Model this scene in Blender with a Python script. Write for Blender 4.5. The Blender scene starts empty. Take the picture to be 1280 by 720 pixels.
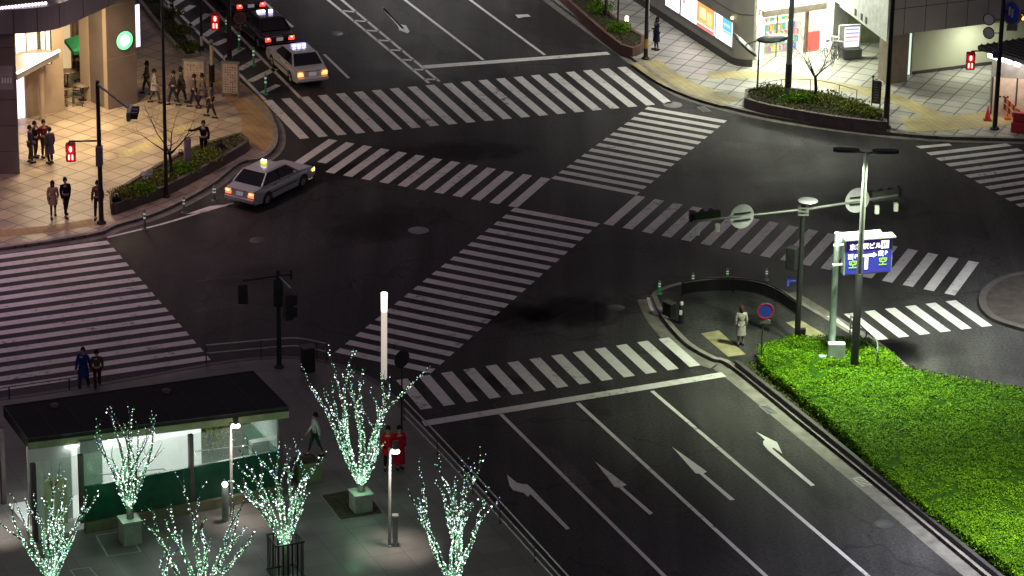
import bpy, bmesh, math, random
from mathutils import Vector, Matrix
random.seed(7)
R = math.radians
S = bpy.context.scene
COL = S.collection

# ------------------------------------------------------------------ camera
F_PX, TH, ROLL, YAW, HC = 4497.9, 0.381, 0.0162, -0.4067, 55.0
_c, _s = math.cos(TH), math.sin(TH)
_F = Vector((0, _c, -_s)); _R0 = Vector((1, 0, 0)); _U0 = Vector((0, _s, _c))
_R = _R0 * math.cos(ROLL) + _U0 * math.sin(ROLL)
_U = _U0 * math.cos(ROLL) - _R0 * math.sin(ROLL)
OFF = Vector((0, HC / math.tan(TH), 0))
CAMP = Vector((0, 0, HC)) - OFF
def ray(px, py):
    return _F * F_PX + _R * (px - 640) - _U * (py - 360)
def G(px, py, z=0.0):
    """point of the horizontal plane at height z seen at a photograph pixel (1280x720)"""
    d = ray(px, py); t = (z - CAMP.z) / d.z
    p = CAMP + d * t
    return Vector((p.x, p.y, z))
def PJ(v):
    w = Vector(v) - CAMP; k = w.dot(_F)
    return 640 + F_PX * w.dot(_R) / k, 360 - F_PX * w.dot(_U) / k
def HT(g, py):
    """height above ground point g at which a vertical reaches picture row py"""
    lo, hi = 0.0, 30.0
    for _ in range(40):
        m = (lo + hi) / 2
        if PJ((g[0], g[1], m))[1] > py: lo = m
        else: hi = m
    return lo
def PL(px, py, a, b):
    """point of the vertical plane through ground points a, b seen at a pixel"""
    n = Vector((b.y - a.y, a.x - b.x, 0)); d = ray(px, py)
    t = (Vector((a.x, a.y, 0)) - CAMP).dot(n) / d.dot(n)
    return CAMP + d * t
RZ = -YAW                                    # road grid: local x = B, local y = A
BD = Vector((math.cos(RZ), math.sin(RZ), 0)); AD = Vector((-math.sin(RZ), math.cos(RZ), 0))

cam = bpy.data.cameras.new("camera"); co = bpy.data.objects.new("camera", cam); COL.objects.link(co)
cam.sensor_width = 36; cam.lens = F_PX / 1280 * 36; cam.clip_start = 1; cam.clip_end = 3000
co.matrix_world = Matrix.Translation(CAMP) @ Matrix((_R, _U, -_F)).transposed().to_4x4()
S.camera = co
w = bpy.data.worlds.new("World"); S.world = w; w.use_nodes = True
bg = w.node_tree.nodes["Background"]; bg.inputs[0].default_value = (0.95, 0.74, 0.92, 1); bg.inputs[1].default_value = 0.10
S.view_settings.view_transform = 'Standard'; S.view_settings.look = 'None'
S.view_settings.exposure = 0; S.view_settings.gamma = 1

def lamp(kind, loc, power, col=(1, 1, 1), size=.4, d=(0, 0, -1), spot=120, blend=.6, name="lamp_light", sy=None, spread=None):
    l = bpy.data.lights.new(name, kind); l.energy = power; l.color = col
    if kind == 'AREA':
        l.shape = 'RECTANGLE' if sy else 'DISK'; l.size = size
        if sy: l.size_y = sy
        if spread: l.spread = R(spread)
    else: l.shadow_soft_size = size
    if kind == 'SPOT': l.spot_size = R(spot); l.spot_blend = blend
    o = bpy.data.objects.new(name, l); COL.objects.link(o); o.location = loc
    o.rotation_euler = Vector(d).to_track_quat('-Z', 'Y').to_euler()
    return o

# ------------------------------------------------------------------ materials
def nd(nt, t, **k):
    n = nt.nodes.new(t)
    for a, b in k.items(): setattr(n, a, b)
    return n
def base(name):
    m = bpy.data.materials.new(name); m.use_nodes = True
    nt = m.node_tree; b = nt.nodes["Principled BSDF"]
    return m, nt, b
def mat(name, col, rough=.7, metal=0, var=.18, scale=3.0, bump=0.0, coat=0):
    m, nt, b = base(name); L = nt.links.new
    tc = nd(nt, 'ShaderNodeTexCoord'); n = nd(nt, 'ShaderNodeTexNoise'); n.inputs['Scale'].default_value = scale; n.inputs['Detail'].default_value = 6
    L(tc.outputs['Object'], n.inputs['Vector'])
    r = nd(nt, 'ShaderNodeValToRGB'); r.color_ramp.elements[0].position = .3; r.color_ramp.elements[1].position = .7
    r.color_ramp.elements[0].color = (*[c * (1 - var) for c in col], 1); r.color_ramp.elements[1].color = (*[min(1, c * (1 + var)) for c in col], 1)
    L(n.outputs[0], r.inputs[0]); L(r.outputs[0], b.inputs['Base Color'])
    b.inputs['Roughness'].default_value = rough; b.inputs['Metallic'].default_value = metal
    if coat: b.inputs['Coat Weight'].default_value = coat
    if rough >= .85: b.inputs['Specular IOR Level'].default_value = .1
    if bump:
        bp = nd(nt, 'ShaderNodeBump'); bp.inputs['Strength'].default_value = bump; L(n.outputs[0], bp.inputs['Height']); L(bp.outputs[0], b.inputs['Normal'])
    return m
def em(name, col, st, basec=(.5, .5, .5)):
    m, nt, b = base(name)
    b.inputs['Base Color'].default_value = (*basec, 1)
    b.inputs['Emission Color'].default_value = (*col, 1); b.inputs['Emission Strength'].default_value = st
    return m
def glassm(name, col=(.8, .9, .9), alpha=.25, rough=.08):
    m, nt, b = base(name)
    b.inputs['Base Color'].default_value = (*col, 1); b.inputs['Roughness'].default_value = rough; b.inputs['Alpha'].default_value = alpha
    return m
def asphalt(name, col, sc=1.0):
    m, nt, b = base(name); L = nt.links.new
    tc = nd(nt, 'ShaderNodeTexCoord')
    n1 = nd(nt, 'ShaderNodeTexNoise'); n1.inputs['Scale'].default_value = .16 * sc; n1.inputs['Detail'].default_value = 8; n1.inputs['Roughness'].default_value = .62
    n2 = nd(nt, 'ShaderNodeTexNoise'); n2.inputs['Scale'].default_value = 9; n2.inputs['Detail'].default_value = 5
    for n in (n1, n2): L(tc.outputs['Object'], n.inputs['Vector'])
    # worn wheel tracks: stretched noise along the road axis
    mp = nd(nt, 'ShaderNodeMapping'); mp.inputs['Rotation'].default_value = (0, 0, -RZ); mp.inputs['Scale'].default_value = (.75, .035, 1)
    n3 = nd(nt, 'ShaderNodeTexNoise'); n3.inputs['Scale'].default_value = 1.0; n3.inputs['Detail'].default_value = 4
    L(tc.outputs['Object'], mp.inputs['Vector']); L(mp.outputs[0], n3.inputs['Vector'])
    v = nd(nt, 'ShaderNodeTexVoronoi', feature='DISTANCE_TO_EDGE'); v.inputs['Scale'].default_value = .11
    nm = nd(nt, 'ShaderNodeMixRGB'); nm.inputs[0].default_value = .18
    nn = nd(nt, 'ShaderNodeTexNoise'); nn.inputs['Scale'].default_value = .6; nn.inputs['Detail'].default_value = 5
    L(tc.outputs['Object'], nn.inputs['Vector']); L(tc.outputs['Object'], nm.inputs[1]); L(nn.outputs['Color'], nm.inputs[2])
    nv = nd(nt, 'ShaderNodeVectorMath', operation='MULTIPLY_ADD'); nv.inputs[1].default_value = (3.5, 3.5, 0)
    L(nn.outputs['Color'], nv.inputs[0]); L(tc.outputs['Object'], nv.inputs[2]); L(nv.outputs[0], v.inputs['Vector'])
    cr = nd(nt, 'ShaderNodeMapRange'); cr.inputs['From Min'].default_value = 0; cr.inputs['From Max'].default_value = .012; cr.inputs['To Min'].default_value = .62; cr.inputs['To Max'].default_value = 1
    L(v.outputs['Distance'], cr.inputs[0])
    def mr(src, a, b_, lo, hi):
        q = nd(nt, 'ShaderNodeMapRange'); q.inputs['From Min'].default_value = a; q.inputs['From Max'].default_value = b_; q.inputs['To Min'].default_value = lo; q.inputs['To Max'].default_value = hi
        L(src, q.inputs[0]); return q.outputs[0]
    def mul(x, y):
        q = nd(nt, 'ShaderNodeMath', operation='MULTIPLY'); L(x, q.inputs[0]); L(y, q.inputs[1]); return q.outputs[0]
    f = mul(mul(mul(mr(n1.outputs[0], .32, .68, .64, 1.32), mr(n2.outputs[0], .32, .68, .68, 1.32)), mr(n3.outputs[0], .36, .64, .72, 1.26)), cr.outputs[0])
    sc_ = nd(nt, 'ShaderNodeVectorMath', operation='SCALE'); sc_.inputs[0].default_value = col; L(f, sc_.inputs['Scale'])
    L(sc_.outputs[0], b.inputs['Base Color']); b.inputs['Roughness'].default_value = .62
    L(mr(n1.outputs[0], .3, .7, .45, .75), b.inputs['Roughness'])
    bp = nd(nt, 'ShaderNodeBump'); bp.inputs['Strength'].default_value = .25; bp.inputs['Distance'].default_value = .02
    L(n2.outputs[0], bp.inputs['Height']); L(bp.outputs[0], b.inputs['Normal']); b.inputs['Specular IOR Level'].default_value = .12
    return m
def stainm(name, col, sx, sy, amt=.8):
    m, nt, b = base(name); L = nt.links.new
    tc = nd(nt, 'ShaderNodeTexCoord'); mp = nd(nt, 'ShaderNodeMapping'); mp.inputs['Scale'].default_value = (1 / sx, 1 / sy, 1)
    n = nd(nt, 'ShaderNodeTexNoise'); n.inputs['Scale'].default_value = .8; n.inputs['Detail'].default_value = 6; L(tc.outputs['Object'], n.inputs['Vector'])
    L(tc.outputs['Object'], mp.inputs[0]); ln = nd(nt, 'ShaderNodeVectorMath', operation='LENGTH'); L(mp.outputs[0], ln.inputs[0])
    a = nd(nt, 'ShaderNodeMath', operation='MULTIPLY_ADD'); a.inputs[1].default_value = 1.1; L(n.outputs[0], a.inputs[0]); L(ln.outputs['Value'], a.inputs[2])
    q = nd(nt, 'ShaderNodeMapRange', interpolation_type='SMOOTHSTEP'); q.inputs['From Min'].default_value = .85; q.inputs['From Max'].default_value = 1.5; q.inputs['To Min'].default_value = amt; q.inputs['To Max'].default_value = 0
    L(a.outputs[0], q.inputs[0]); L(q.outputs[0], b.inputs['Alpha']); b.inputs['Base Color'].default_value = (*col, 1); b.inputs['Roughness'].default_value = .6; b.inputs['Specular IOR Level'].default_value = .12
    return m
def paintm(name, col, wear=.5):
    m, nt, b = base(name); L = nt.links.new
    tc = nd(nt, 'ShaderNodeTexCoord')
    n = nd(nt, 'ShaderNodeTexNoise'); n.inputs['Scale'].default_value = 3.2; n.inputs['Detail'].default_value = 9; n.inputs['Roughness'].default_value = .75
    n2 = nd(nt, 'ShaderNodeTexNoise'); n2.inputs['Scale'].default_value = .35; n2.inputs['Detail'].default_value = 4
    for q in (n, n2): L(tc.outputs['Object'], q.inputs['Vector'])
    r = nd(nt, 'ShaderNodeValToRGB'); e = r.color_ramp.elements
    e[0].position = .385; e[0].color = (.10, .098, .095, 1); e[1].position = .46; e[1].color = (*[c * .86 for c in col], 1)
    k = e.new(.6); k.color = (*col, 1)
    a = nd(nt, 'ShaderNodeMath', operation='MULTIPLY_ADD'); a.inputs[1].default_value = .35; L(n2.outputs[0], a.inputs[0])
    s2 = nd(nt, 'ShaderNodeMath', operation='MULTIPLY'); s2.inputs[1].default_value = .7; L(n.outputs[0], s2.inputs[0]); L(s2.outputs[0], a.inputs[2])
    L(a.outputs[0], r.inputs[0]); L(r.outputs[0], b.inputs['Base Color']); b.inputs['Roughness'].default_value = .6; b.inputs['Specular IOR Level'].default_value = .2
    return m
def tilem(name, c1, c2, mortar, rot, size=.9, rough=.45, mort=.03, var=.25, stag=0.0):
    m, nt, b = base(name); L = nt.links.new
    tc = nd(nt, 'ShaderNodeTexCoord'); mp = nd(nt, 'ShaderNodeMapping'); mp.inputs['Rotation'].default_value = (0, 0, -rot)
    br = nd(nt, 'ShaderNodeTexBrick'); br.offset = stag; br.inputs['Scale'].default_value = 1; br.inputs['Brick Width'].default_value = size; br.inputs['Row Height'].default_value = size
    br.inputs['Mortar Size'].default_value = mort; br.inputs['Mortar Smooth'].default_value = .3
    br.inputs['Color1'].default_value = (*c1, 1); br.inputs['Color2'].default_value = (*c2, 1); br.inputs['Mortar'].default_value = (*mortar, 1)
    L(tc.outputs['Object'], mp.inputs[0]); L(mp.outputs[0], br.inputs['Vector'])
    n = nd(nt, 'ShaderNodeTexNoise'); n.inputs['Scale'].default_value = .7; n.inputs['Detail'].default_value = 7; L(tc.outputs['Object'], n.inputs['Vector'])
    q = nd(nt, 'ShaderNodeMapRange'); q.inputs['From Min'].default_value = .3; q.inputs['From Max'].default_value = .7; q.inputs['To Min'].default_value = 1 - var; q.inputs['To Max'].default_value = 1 + var; L(n.outputs[0], q.inputs[0])
    s = nd(nt, 'ShaderNodeVectorMath', operation='SCALE'); L(br.outputs['Color'], s.inputs[0]); L(q.outputs[0], s.inputs['Scale'])
    L(s.outputs[0], b.inputs['Base Color'])
    q2 = nd(nt, 'ShaderNodeMapRange'); q2.inputs['From Min'].default_value = .3; q2.inputs['From Max'].default_value = .7; q2.inputs['To Min'].default_value = rough * .7; q2.inputs['To Max'].default_value = min(1, rough * 1.4); L(n.outputs[0], q2.inputs[0])
    L(q2.outputs[0], b.inputs['Roughness'])
    bp = nd(nt, 'ShaderNodeBump'); bp.inputs['Strength'].default_value = .3; bp.inputs['Distance'].default_value = .02; bp.invert = True
    L(br.outputs['Fac'], bp.inputs['Height']); L(bp.outputs[0], b.inputs['Normal'])
    return m
def leafm(name, c1, c2, c3, rough=.55):
    m, nt, b = base(name); L = nt.links.new
    g = nd(nt, 'ShaderNodeNewGeometry'); tc = nd(nt, 'ShaderNodeTexCoord')
    n = nd(nt, 'ShaderNodeTexNoise'); n.inputs['Scale'].default_value = .9; n.inputs['Detail'].default_value = 4; L(tc.outputs['Object'], n.inputs['Vector'])
    a = nd(nt, 'ShaderNodeMath', operation='MULTIPLY_ADD'); a.inputs[1].default_value = .5; L(g.outputs['Random Per Island'], a.inputs[0])
    s = nd(nt, 'ShaderNodeMath', operation='MULTIPLY'); s.inputs[1].default_value = .6; L(n.outputs[0], s.inputs[0]); L(s.outputs[0], a.inputs[2])
    r = nd(nt, 'ShaderNodeValToRGB'); e = r.color_ramp.elements; e[0].position = .25; e[0].color = (*c1, 1); e[1].position = .8; e[1].color = (*c3, 1); k = e.new(.52); k.color = (*c2, 1)
    L(a.outputs[0], r.inputs[0]); L(r.outputs[0], b.inputs['Base Color']); b.inputs['Roughness'].default_value = rough; b.inputs['Specular IOR Level'].default_value = .08
    return m
M = dict(
    asphalt=asphalt('asphalt', (.046, .044, .0445)), island=asphalt('island_asphalt', (.04, .04, .04), 2),
    paint=paintm('road_paint', (.72, .71, .69)), gutter=mat('gutter_concrete', (.17, .16, .14), .8, var=.3, scale=2, bump=.2),
    kerb=mat('kerb_stone', (.24, .22, .2), .75, var=.25, scale=2.5, bump=.2), kerbd=mat('kerb_dark', (.05, .045, .045), .75),
    nw=tilem('plaza_tiles', (.42, .335, .245), (.33, .265, .2), (.13, .10, .085), R(52), .92, .38, .035),
    ne=tilem('pale_pavers', (.40, .39, .345), (.33, .325, .29), (.095, .09, .08), R(-24), .88, .5, .04),
    sw=tilem('grey_pavers', (.15, .148, .138), (.12, .12, .113), (.06, .06, .055), RZ, 1.2, .5, .012),
    yellow=tilem('tactile_yellow', (.42, .36, .18), (.37, .32, .16), (.22, .18, .1), RZ, .3, .6, .012),
    orange=tilem('tactile_orange', (.40, .26, .12), (.35, .22, .1), (.2, .13, .07), RZ, .3, .6, .012),
    soil=mat('soil', (.05, .045, .03), .95, var=.5, scale=6, bump=.5), grass=leafm('grass_blades', (.04, .07, .012), (.08, .12, .02), (.14, .17, .04)),
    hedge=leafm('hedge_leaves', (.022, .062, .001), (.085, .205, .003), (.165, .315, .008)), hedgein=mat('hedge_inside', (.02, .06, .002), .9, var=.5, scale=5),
    shrub=leafm('shrub_leaves', (.05, .08, .01), (.12, .16, .02), (.25, .26, .05)),
    bark=mat('bark', (.055, .04, .035), .9, var=.4, scale=8, bump=.5), brick=mat('planter_stone', (.15, .125, .115), .8, var=.25, scale=3, bump=.3),
    pole=mat('dark_pole', (.035, .026, .032), .4, .3, var=.3), polegrey=mat('grey_pole', (.2, .21, .205), .5, .3), polepale=mat('pale_pole', (.33, .40, .40), .4, .1),
    black=mat('black_metal', (.018, .018, .02), .45, .2), steel=mat('steel', (.5, .5, .5), .3, .8), white=mat('white_panel', (.7, .7, .68), .5, var=.08),
    discback=mat('disc_back', (.62, .6, .68), .45, .3, var=.12), grey=mat('grey_metal', (.22, .22, .22), .5, .3), darkgrey=mat('dark_grey', (.07, .07, .07), .5, .2),
    green=mat('bollard_green', (.03, .42, .13), .5), reflect=em('reflector_glow', (.6, .75, .65), .35, (.8, .8, .8)),  # reflector bands emit faintly in place of returned light
    blue=mat('sign_blue', (.03, .05, .4), .5, var=.05), red=mat('sign_red', (.5, .02, .03), .5, var=.05),
    redglow=em('signal_red', (.9, .01, .03), .75, (.3, .02, .02)), redhot=em('signal_man', (1, .42, .25), 5), reddim=em('case_red_bloom', (1, .02, .03), .06, (.12, .01, .015)),
)
# ------------------------------------------------------------------ mesh building
class MB:
    def __init__(s): s.v = []; s.f = []; s.m = []; s.sm = []
    def add(s, vs, fs, mi=0, smooth=False, T=None):
        k = len(s.v)
        for p in vs: s.v.append(tuple(T @ Vector(p)) if T is not None else tuple(p))
        for f in fs: s.f.append([i + k for i in f]); s.m.append(mi); s.sm.append(smooth)
    def box(s, x0, x1, y0, y1, z0, z1, mi=0, T=None):
        s.add([(x0, y0, z0), (x1, y0, z0), (x1, y1, z0), (x0, y1, z0), (x0, y0, z1), (x1, y0, z1), (x1, y1, z1), (x0, y1, z1)],
              [(3, 2, 1, 0), (4, 5, 6, 7), (0, 1, 5, 4), (1, 2, 6, 5), (2, 3, 7, 6), (3, 0, 4, 7)], mi, False, T)
        return s
    def cbox(s, c, d, mi=0, T=None):
        return s.box(c[0] - d[0] / 2, c[0] + d[0] / 2, c[1] - d[1] / 2, c[1] + d[1] / 2, c[2] - d[2] / 2, c[2] + d[2] / 2, mi, T)
    def tube(s, a, b, r0, r1=None, n=8, mi=0, cap=True, smooth=True):
        if r1 is None: r1 = r0
        a = Vector(a); b = Vector(b); d = (b - a)
        if d.length < 1e-6: return s
        d.normalize(); u = d.orthogonal().normalized(); w = d.cross(u)
        vs = []
        for p, r in ((a, r0), (b, r1)):
            for i in range(n):
                t = 2 * math.pi * i / n; vs.append(p + u * math.cos(t) * r + w * math.sin(t) * r)
        s.add(vs, [(i, (i + 1) % n, n + (i + 1) % n, n + i) for i in range(n)], mi, smooth)
        if cap: s.add(vs, [tuple(range(n - 1, -1, -1)), tuple(range(n, 2 * n))], mi)
        return s
    def path(s, pts, r, n=6, mi=0):
        for i in range(len(pts) - 1):
            ra = r[i] if isinstance(r, (list, tuple)) else r; rb = r[i + 1] if isinstance(r, (list, tuple)) else r
            s.tube(pts[i], pts[i + 1], ra, rb, n, mi)
        return s
    def lathe(s, prof, n=16, c=(0, 0, 0), mi=0, sx=1, sy=1):
        vs = []
        for r, z in prof:
            for i in range(n):
                t = 2 * math.pi * i / n; vs.append((c[0] + math.cos(t) * r * sx, c[1] + math.sin(t) * r * sy, c[2] + z))
        fs = []
        for k in range(len(prof) - 1):
            for i in range(n): fs.append((k * n + i, k * n + (i + 1) % n, (k + 1) * n + (i + 1) % n, (k + 1) * n + i))
        s.add(vs, fs, mi, True)
        return s
    def ball(s, c, r, n=8, mi=0, sz=1.0):
        m = max(4, n // 2)
        pr = [(max(1e-4, math.sin(math.pi * k / m)) * r, -math.cos(math.pi * k / m) * r * sz) for k in range(m + 1)]
        return s.lathe(pr, n, c, mi)
    def prism(s, poly, z0, z1, mi=0):
        n = len(poly)
        a = sum(poly[i][0] * poly[(i + 1) % n][1] - poly[(i + 1) % n][0] * poly[i][1] for i in range(n))
        if a < 0: poly = poly[::-1]
        vs = [(p[0], p[1], z0) for p in poly] + [(p[0], p[1], z1) for p in poly]
        s.add(vs, [tuple(range(n - 1, -1, -1)), tuple(range(n, 2 * n))] + [(i, (i + 1) % n, n + (i + 1) % n, n + i) for i in range(n)], mi)
        return s
    def sheet(s, poly, z=None, mi=0):
        n = len(poly)
        a = sum(poly[i][0] * poly[(i + 1) % n][1] - poly[(i + 1) % n][0] * poly[i][1] for i in range(n))
        if z is not None and a < 0: poly = poly[::-1]
        s.add([(p[0], p[1], p[2] if z is None else z) for p in poly], [tuple(range(n))], mi); return s
    def slab(s, q, th, mi=0):
        """quad (4 points, front side seen with their order counter-clockwise) given a thickness behind it"""
        q = [Vector(p) for p in q]; nrm = (q[1] - q[0]).cross(q[3] - q[0]).normalized()
        b = [p - nrm * th for p in q]
        s.add(q + b, [(0, 1, 2, 3), (7, 6, 5, 4), (0, 4, 5, 1), (1, 5, 6, 2), (2, 6, 7, 3), (3, 7, 4, 0)], mi); return s
    def pieces(s):
        par = list(range(len(s.v)))
        def fd(i):
            while par[i] != i: par[i] = par[par[i]]; i = par[i]
            return i
        key = {}
        for i, v in enumerate(s.v):
            k = tuple(round(c, 4) for c in v)
            if k in key: par[fd(i)] = fd(key[k])
            else: key[k] = i
        for f in s.f:
            for i in f[1:]: par[fd(i)] = fd(f[0])
        g = {}
        for n, f in enumerate(s.f): g.setdefault(fd(f[0]), []).append(n)
        out = []
        for ns in g.values():
            b = MB(); mp = {}
            for n in ns:
                for i in s.f[n]:
                    if i not in mp: mp[i] = len(b.v); b.v.append(s.v[i])
                b.f.append([mp[i] for i in s.f[n]]); b.m.append(s.m[n]); b.sm.append(s.sm[n])
            out.append(b)
        return out
    def build(s, name, mats, parent=None, loc=None, rz=0, bevel=0, **props):
        me = bpy.data.meshes.new(name); me.from_pydata(s.v, [], s.f)
        if not isinstance(mats, (list, tuple)): mats = [mats]
        for m in mats: me.materials.append(m)
        me.polygons.foreach_set('material_index', s.m); me.polygons.foreach_set('use_smooth', s.sm); me.update()
        o = bpy.data.objects.new(name, me); COL.objects.link(o)
        if parent: o.parent = parent
        if loc is not None: o.location = loc
        o.rotation_euler = (0, 0, rz)
        if bevel:
            b = o.modifiers.new('bevel', 'BEVEL'); b.width = bevel; b.segments = 2; b.limit_method = 'ANGLE'; b.angle_limit = R(35)
        for k, v in props.items(): o[k] = v
        return o
def tag(o, label=None, category=None, group=None, kind=None):
    for k, v in (('label', label), ('category', category), ('group', group), ('kind', kind)):
        if v: o[k] = v
    return o
def thing(name, label, cat, loc=(0, 0, 0), rz=0, group=None):
    o = bpy.data.objects.new(name, None); COL.objects.link(o); o.empty_display_size = .2
    o.location = loc; o.rotation_euler = (0, 0, rz); return tag(o, label, cat, group)
def kids(o): return [c for c in bpy.data.objects if c.parent == o]
def copy_tree(o, parent=None):
    c = o.copy(); COL.objects.link(c); c.parent = parent
    for ch in kids(o): copy_tree(ch, c)
    return c
def struct(mb, name, mats, **k): return tag(mb.build(name, mats, **k), kind='structure')
def lerp(a, b, t): return a + (b - a) * t
def ribbon(pts, wd, z, mb, side=0, mi=0):
    """flat strip along ground points; side 0 centred, 1 to the left, -1 to the right"""
    pts = [Vector((p[0], p[1], 0)) for p in pts]; L = []; Rr = []
    for i, p in enumerate(pts):
        d = (pts[min(i + 1, len(pts) - 1)] - pts[max(i - 1, 0)]).normalized(); n = Vector((-d.y, d.x, 0))
        a, b = (wd / 2, -wd / 2) if side == 0 else ((wd, 0) if side > 0 else (0, -wd))
        L.append(p + n * a); Rr.append(p + n * b)
    for i in range(len(pts) - 1):
        mb.add([(*Rr[i].xy, z), (*Rr[i + 1].xy, z), (*L[i + 1].xy, z), (*L[i].xy, z)], [(0, 1, 2, 3)], mi)
def wallstrip(pts, wd, z0, z1, mb, side=0, mi=0):
    pts = [Vector((p[0], p[1], 0)) for p in pts]; L = []; Rr = []
    for i, p in enumerate(pts):
        d = (pts[min(i + 1, len(pts) - 1)] - pts[max(i - 1, 0)]).normalized(); n = Vector((-d.y, d.x, 0))
        a, b = (wd / 2, -wd / 2) if side == 0 else ((wd, 0) if side > 0 else (0, -wd))
        L.append(p + n * a); Rr.append(p + n * b)
    n = len(pts); vs = []
    for i in range(n): vs += [(*Rr[i].xy, z0), (*L[i].xy, z0), (*L[i].xy, z1), (*Rr[i].xy, z1)]
    fs = [(0, 1, 2, 3), tuple((n - 1) * 4 + k for k in (3, 2, 1, 0))]
    for i in range(n - 1):
        k = i * 4
        fs += [(k + 3, k + 2, k + 6, k + 7), (k, k + 3, k + 7, k + 4), (k + 1, k + 5, k + 6, k + 2)]
    mb.add(vs, fs, mi)
def smooth_pts(px, n=4):
    """Catmull-Rom through pixel points"""
    o = []
    for i in range(len(px) - 1):
        p0 = px[max(i - 1, 0)]; p1 = px[i]; p2 = px[i + 1]; p3 = px[min(i + 2, len(px) - 1)]
        for k in range(n):
            t = k / n
            o.append(tuple(.5 * (2 * p1[j] + (p2[j] - p0[j]) * t + (2 * p0[j] - 5 * p1[j] + 4 * p2[j] - p3[j]) * t * t + (3 * p1[j] - p0[j] - 3 * p2[j] + p3[j]) * t ** 3) for j in (0, 1)))
    o.append(px[-1]); return o

# ------------------------------------------------------------------ ground, pavements
g = MB(); g.sheet([(-900, -500), (900, -500), (900, 2500), (-900, 2500)], 0); struct(g, 'road', M['asphalt'])
ZP = .14
def gp(l, n=4): return [G(*p, ) for p in (smooth_pts(l, n) if n else l)]
def pavement(name, edge, far, m, kerbm=M['kerb'], gut=.35, side=1):
    e = gp(edge)
    a = MB(); a.prism([p.xy for p in e] + [G(*p).xy for p in far], -.2, ZP); struct(a, name, m)
    k = MB(); wallstrip(e, .22, -.1, ZP + .012, k, side); struct(k, 'kerb', kerbm)
    if gut:
        q = MB(); ribbon(e, gut, .006, q, -side); struct(q, 'gutter', M['gutter'])
    return e
nw_edge = [(-260, 350), (0, 314), (70, 304), (126, 294), (146, 285), (200, 268), (262, 236), (300, 207), (328, 201), (345, 186), (347, 165), (338, 147), (322, 131), (300, 111), (245, 58), (185, 0), (120, -62)]
ne_edge = [(610, -62), (687, 0), (783, 70), (808, 90), (850, 118), (900, 134), (960, 148), (1030, 159), (1100, 168), (1170, 174), (1240, 176), (1480, 182)]
sw_edge = [(-200, 528), (0, 502), (120, 484), (258, 459), (320, 451), (372, 450), (420, 458), (470, 479), (505, 511), (560, 570), (705, 728), (770, 798)]
pavement('plaza_pavement', nw_edge, [(-700, -62), (-700, 350)], M['nw'], side=1)
pavement('shop_pavement', ne_edge, [(1500, 100), (1500, -150), (610, -150)], M['ne'], side=1)
pavement('station_plaza', sw_edge, [(770, 1000), (-250, 1000)], M['sw'], kerbm=M['darkgrey'], side=-1, gut=0)
isl = [(815, 374), (817, 369), (835, 361), (866, 354), (905, 350), (945, 354), (980, 368), (1010, 386), (1060, 416), (1092, 437), (1130, 468), (1180, 484), (1280, 500), (1420, 520)]
isl2 = [(1420, 868), (1300, 778), (1228, 720), (1100, 613), (1000, 531), (915, 462), (890, 452), (860, 435), (838, 413), (824, 394), (815, 374)]
e = gp(isl); e2 = gp(isl2)
a = MB(); a.prism([p.xy for p in e] + [p.xy for p in e2[:-1]], -.2, ZP); struct(a, 'traffic_island', M['island'])
k = MB(); wallstrip(e, .2, -.1, ZP + .012, k, -1); wallstrip(e2, .2, -.1, ZP + .012, k, -1); struct(k, 'kerb', M['kerb'])
q = MB(); ribbon(gp(isl[6:]), .6, .006, q, 1); ribbon(gp(isl2), .62, .006, q, 1); struct(q, 'gutter', M['gutter'])
r_edge = [(1500, 300), (1330, 335), (1280, 343), (1250, 350), (1229, 364), (1223, 380), (1232, 396), (1256, 408), (1330, 428), (1500, 470)]
e = gp(r_edge); a = MB(); a.prism([p.xy for p in e], -.2, ZP); struct(a, 'side_pavement', mat('side_paving', (.05, .04, .034), .8, var=.3))
k = MB(); wallstrip(e, .3, -.1, ZP + .012, k, 1); struct(k, 'kerb', mat('side_kerb', (.08, .07, .065), .8))
# low black-faced kerb wall in front of the hedge
k = MB(); wallstrip(gp([(918, 461), (1000, 527), (1100, 609), (1230, 716), (1310, 780)]), .16, 0, .34, k, 1); tag(k.build('edging_wall', M['kerbd']), 'low dark stone edging wall along the lane side of the big hedge', 'wall')
k = MB()
for z, pts, wd, m in ((ZP + .004, [(805, 80), (840, 104), (880, 121), (915, 131)], 1.5, 'yellow'),
                      (ZP + .004, [(885, 97), (960, 98), (1030, 108), (1100, 122), (1150, 140), (1180, 158)], 1.1, 'yellow'),
                      (ZP + .010, [(1130, 160), (1180, 158), (1240, 152), (1330, 142)], 2.0, 'yellow'),
                      (ZP + .004, [(272, 100), (303, 126), (320, 147), (322, 170), (312, 190)], 1.5, 'orange'),
                      (ZP + .004, [(-40, 300), (60, 290), (118, 281)], .8, 'orange'),
                      (ZP + .004, [(150, 200), (205, 175), (235, 160)], .6, 'yellow'),
                      (ZP + .004, [(170, -20), (205, 20), (246, 72)], .9, 'yellow')):
    q = MB(); ribbon(gp(pts), wd, z, q); struct(q, 'tactile_paving', M[m])
q = MB()
q.sheet([G(*p) for p in ((876, 421), (898, 417), (932, 447), (910, 450))], ZP + .004); q.sheet([G(*p) for p in ((982, 407), (1000, 404), (1034, 424), (1012, 428))], ZP + .004)
struct(q, 'tactile_paving', mat('tactile_dull', (.26, .235, .13), .7, var=.25))  # duller copy of the yellow tactile colour

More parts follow.
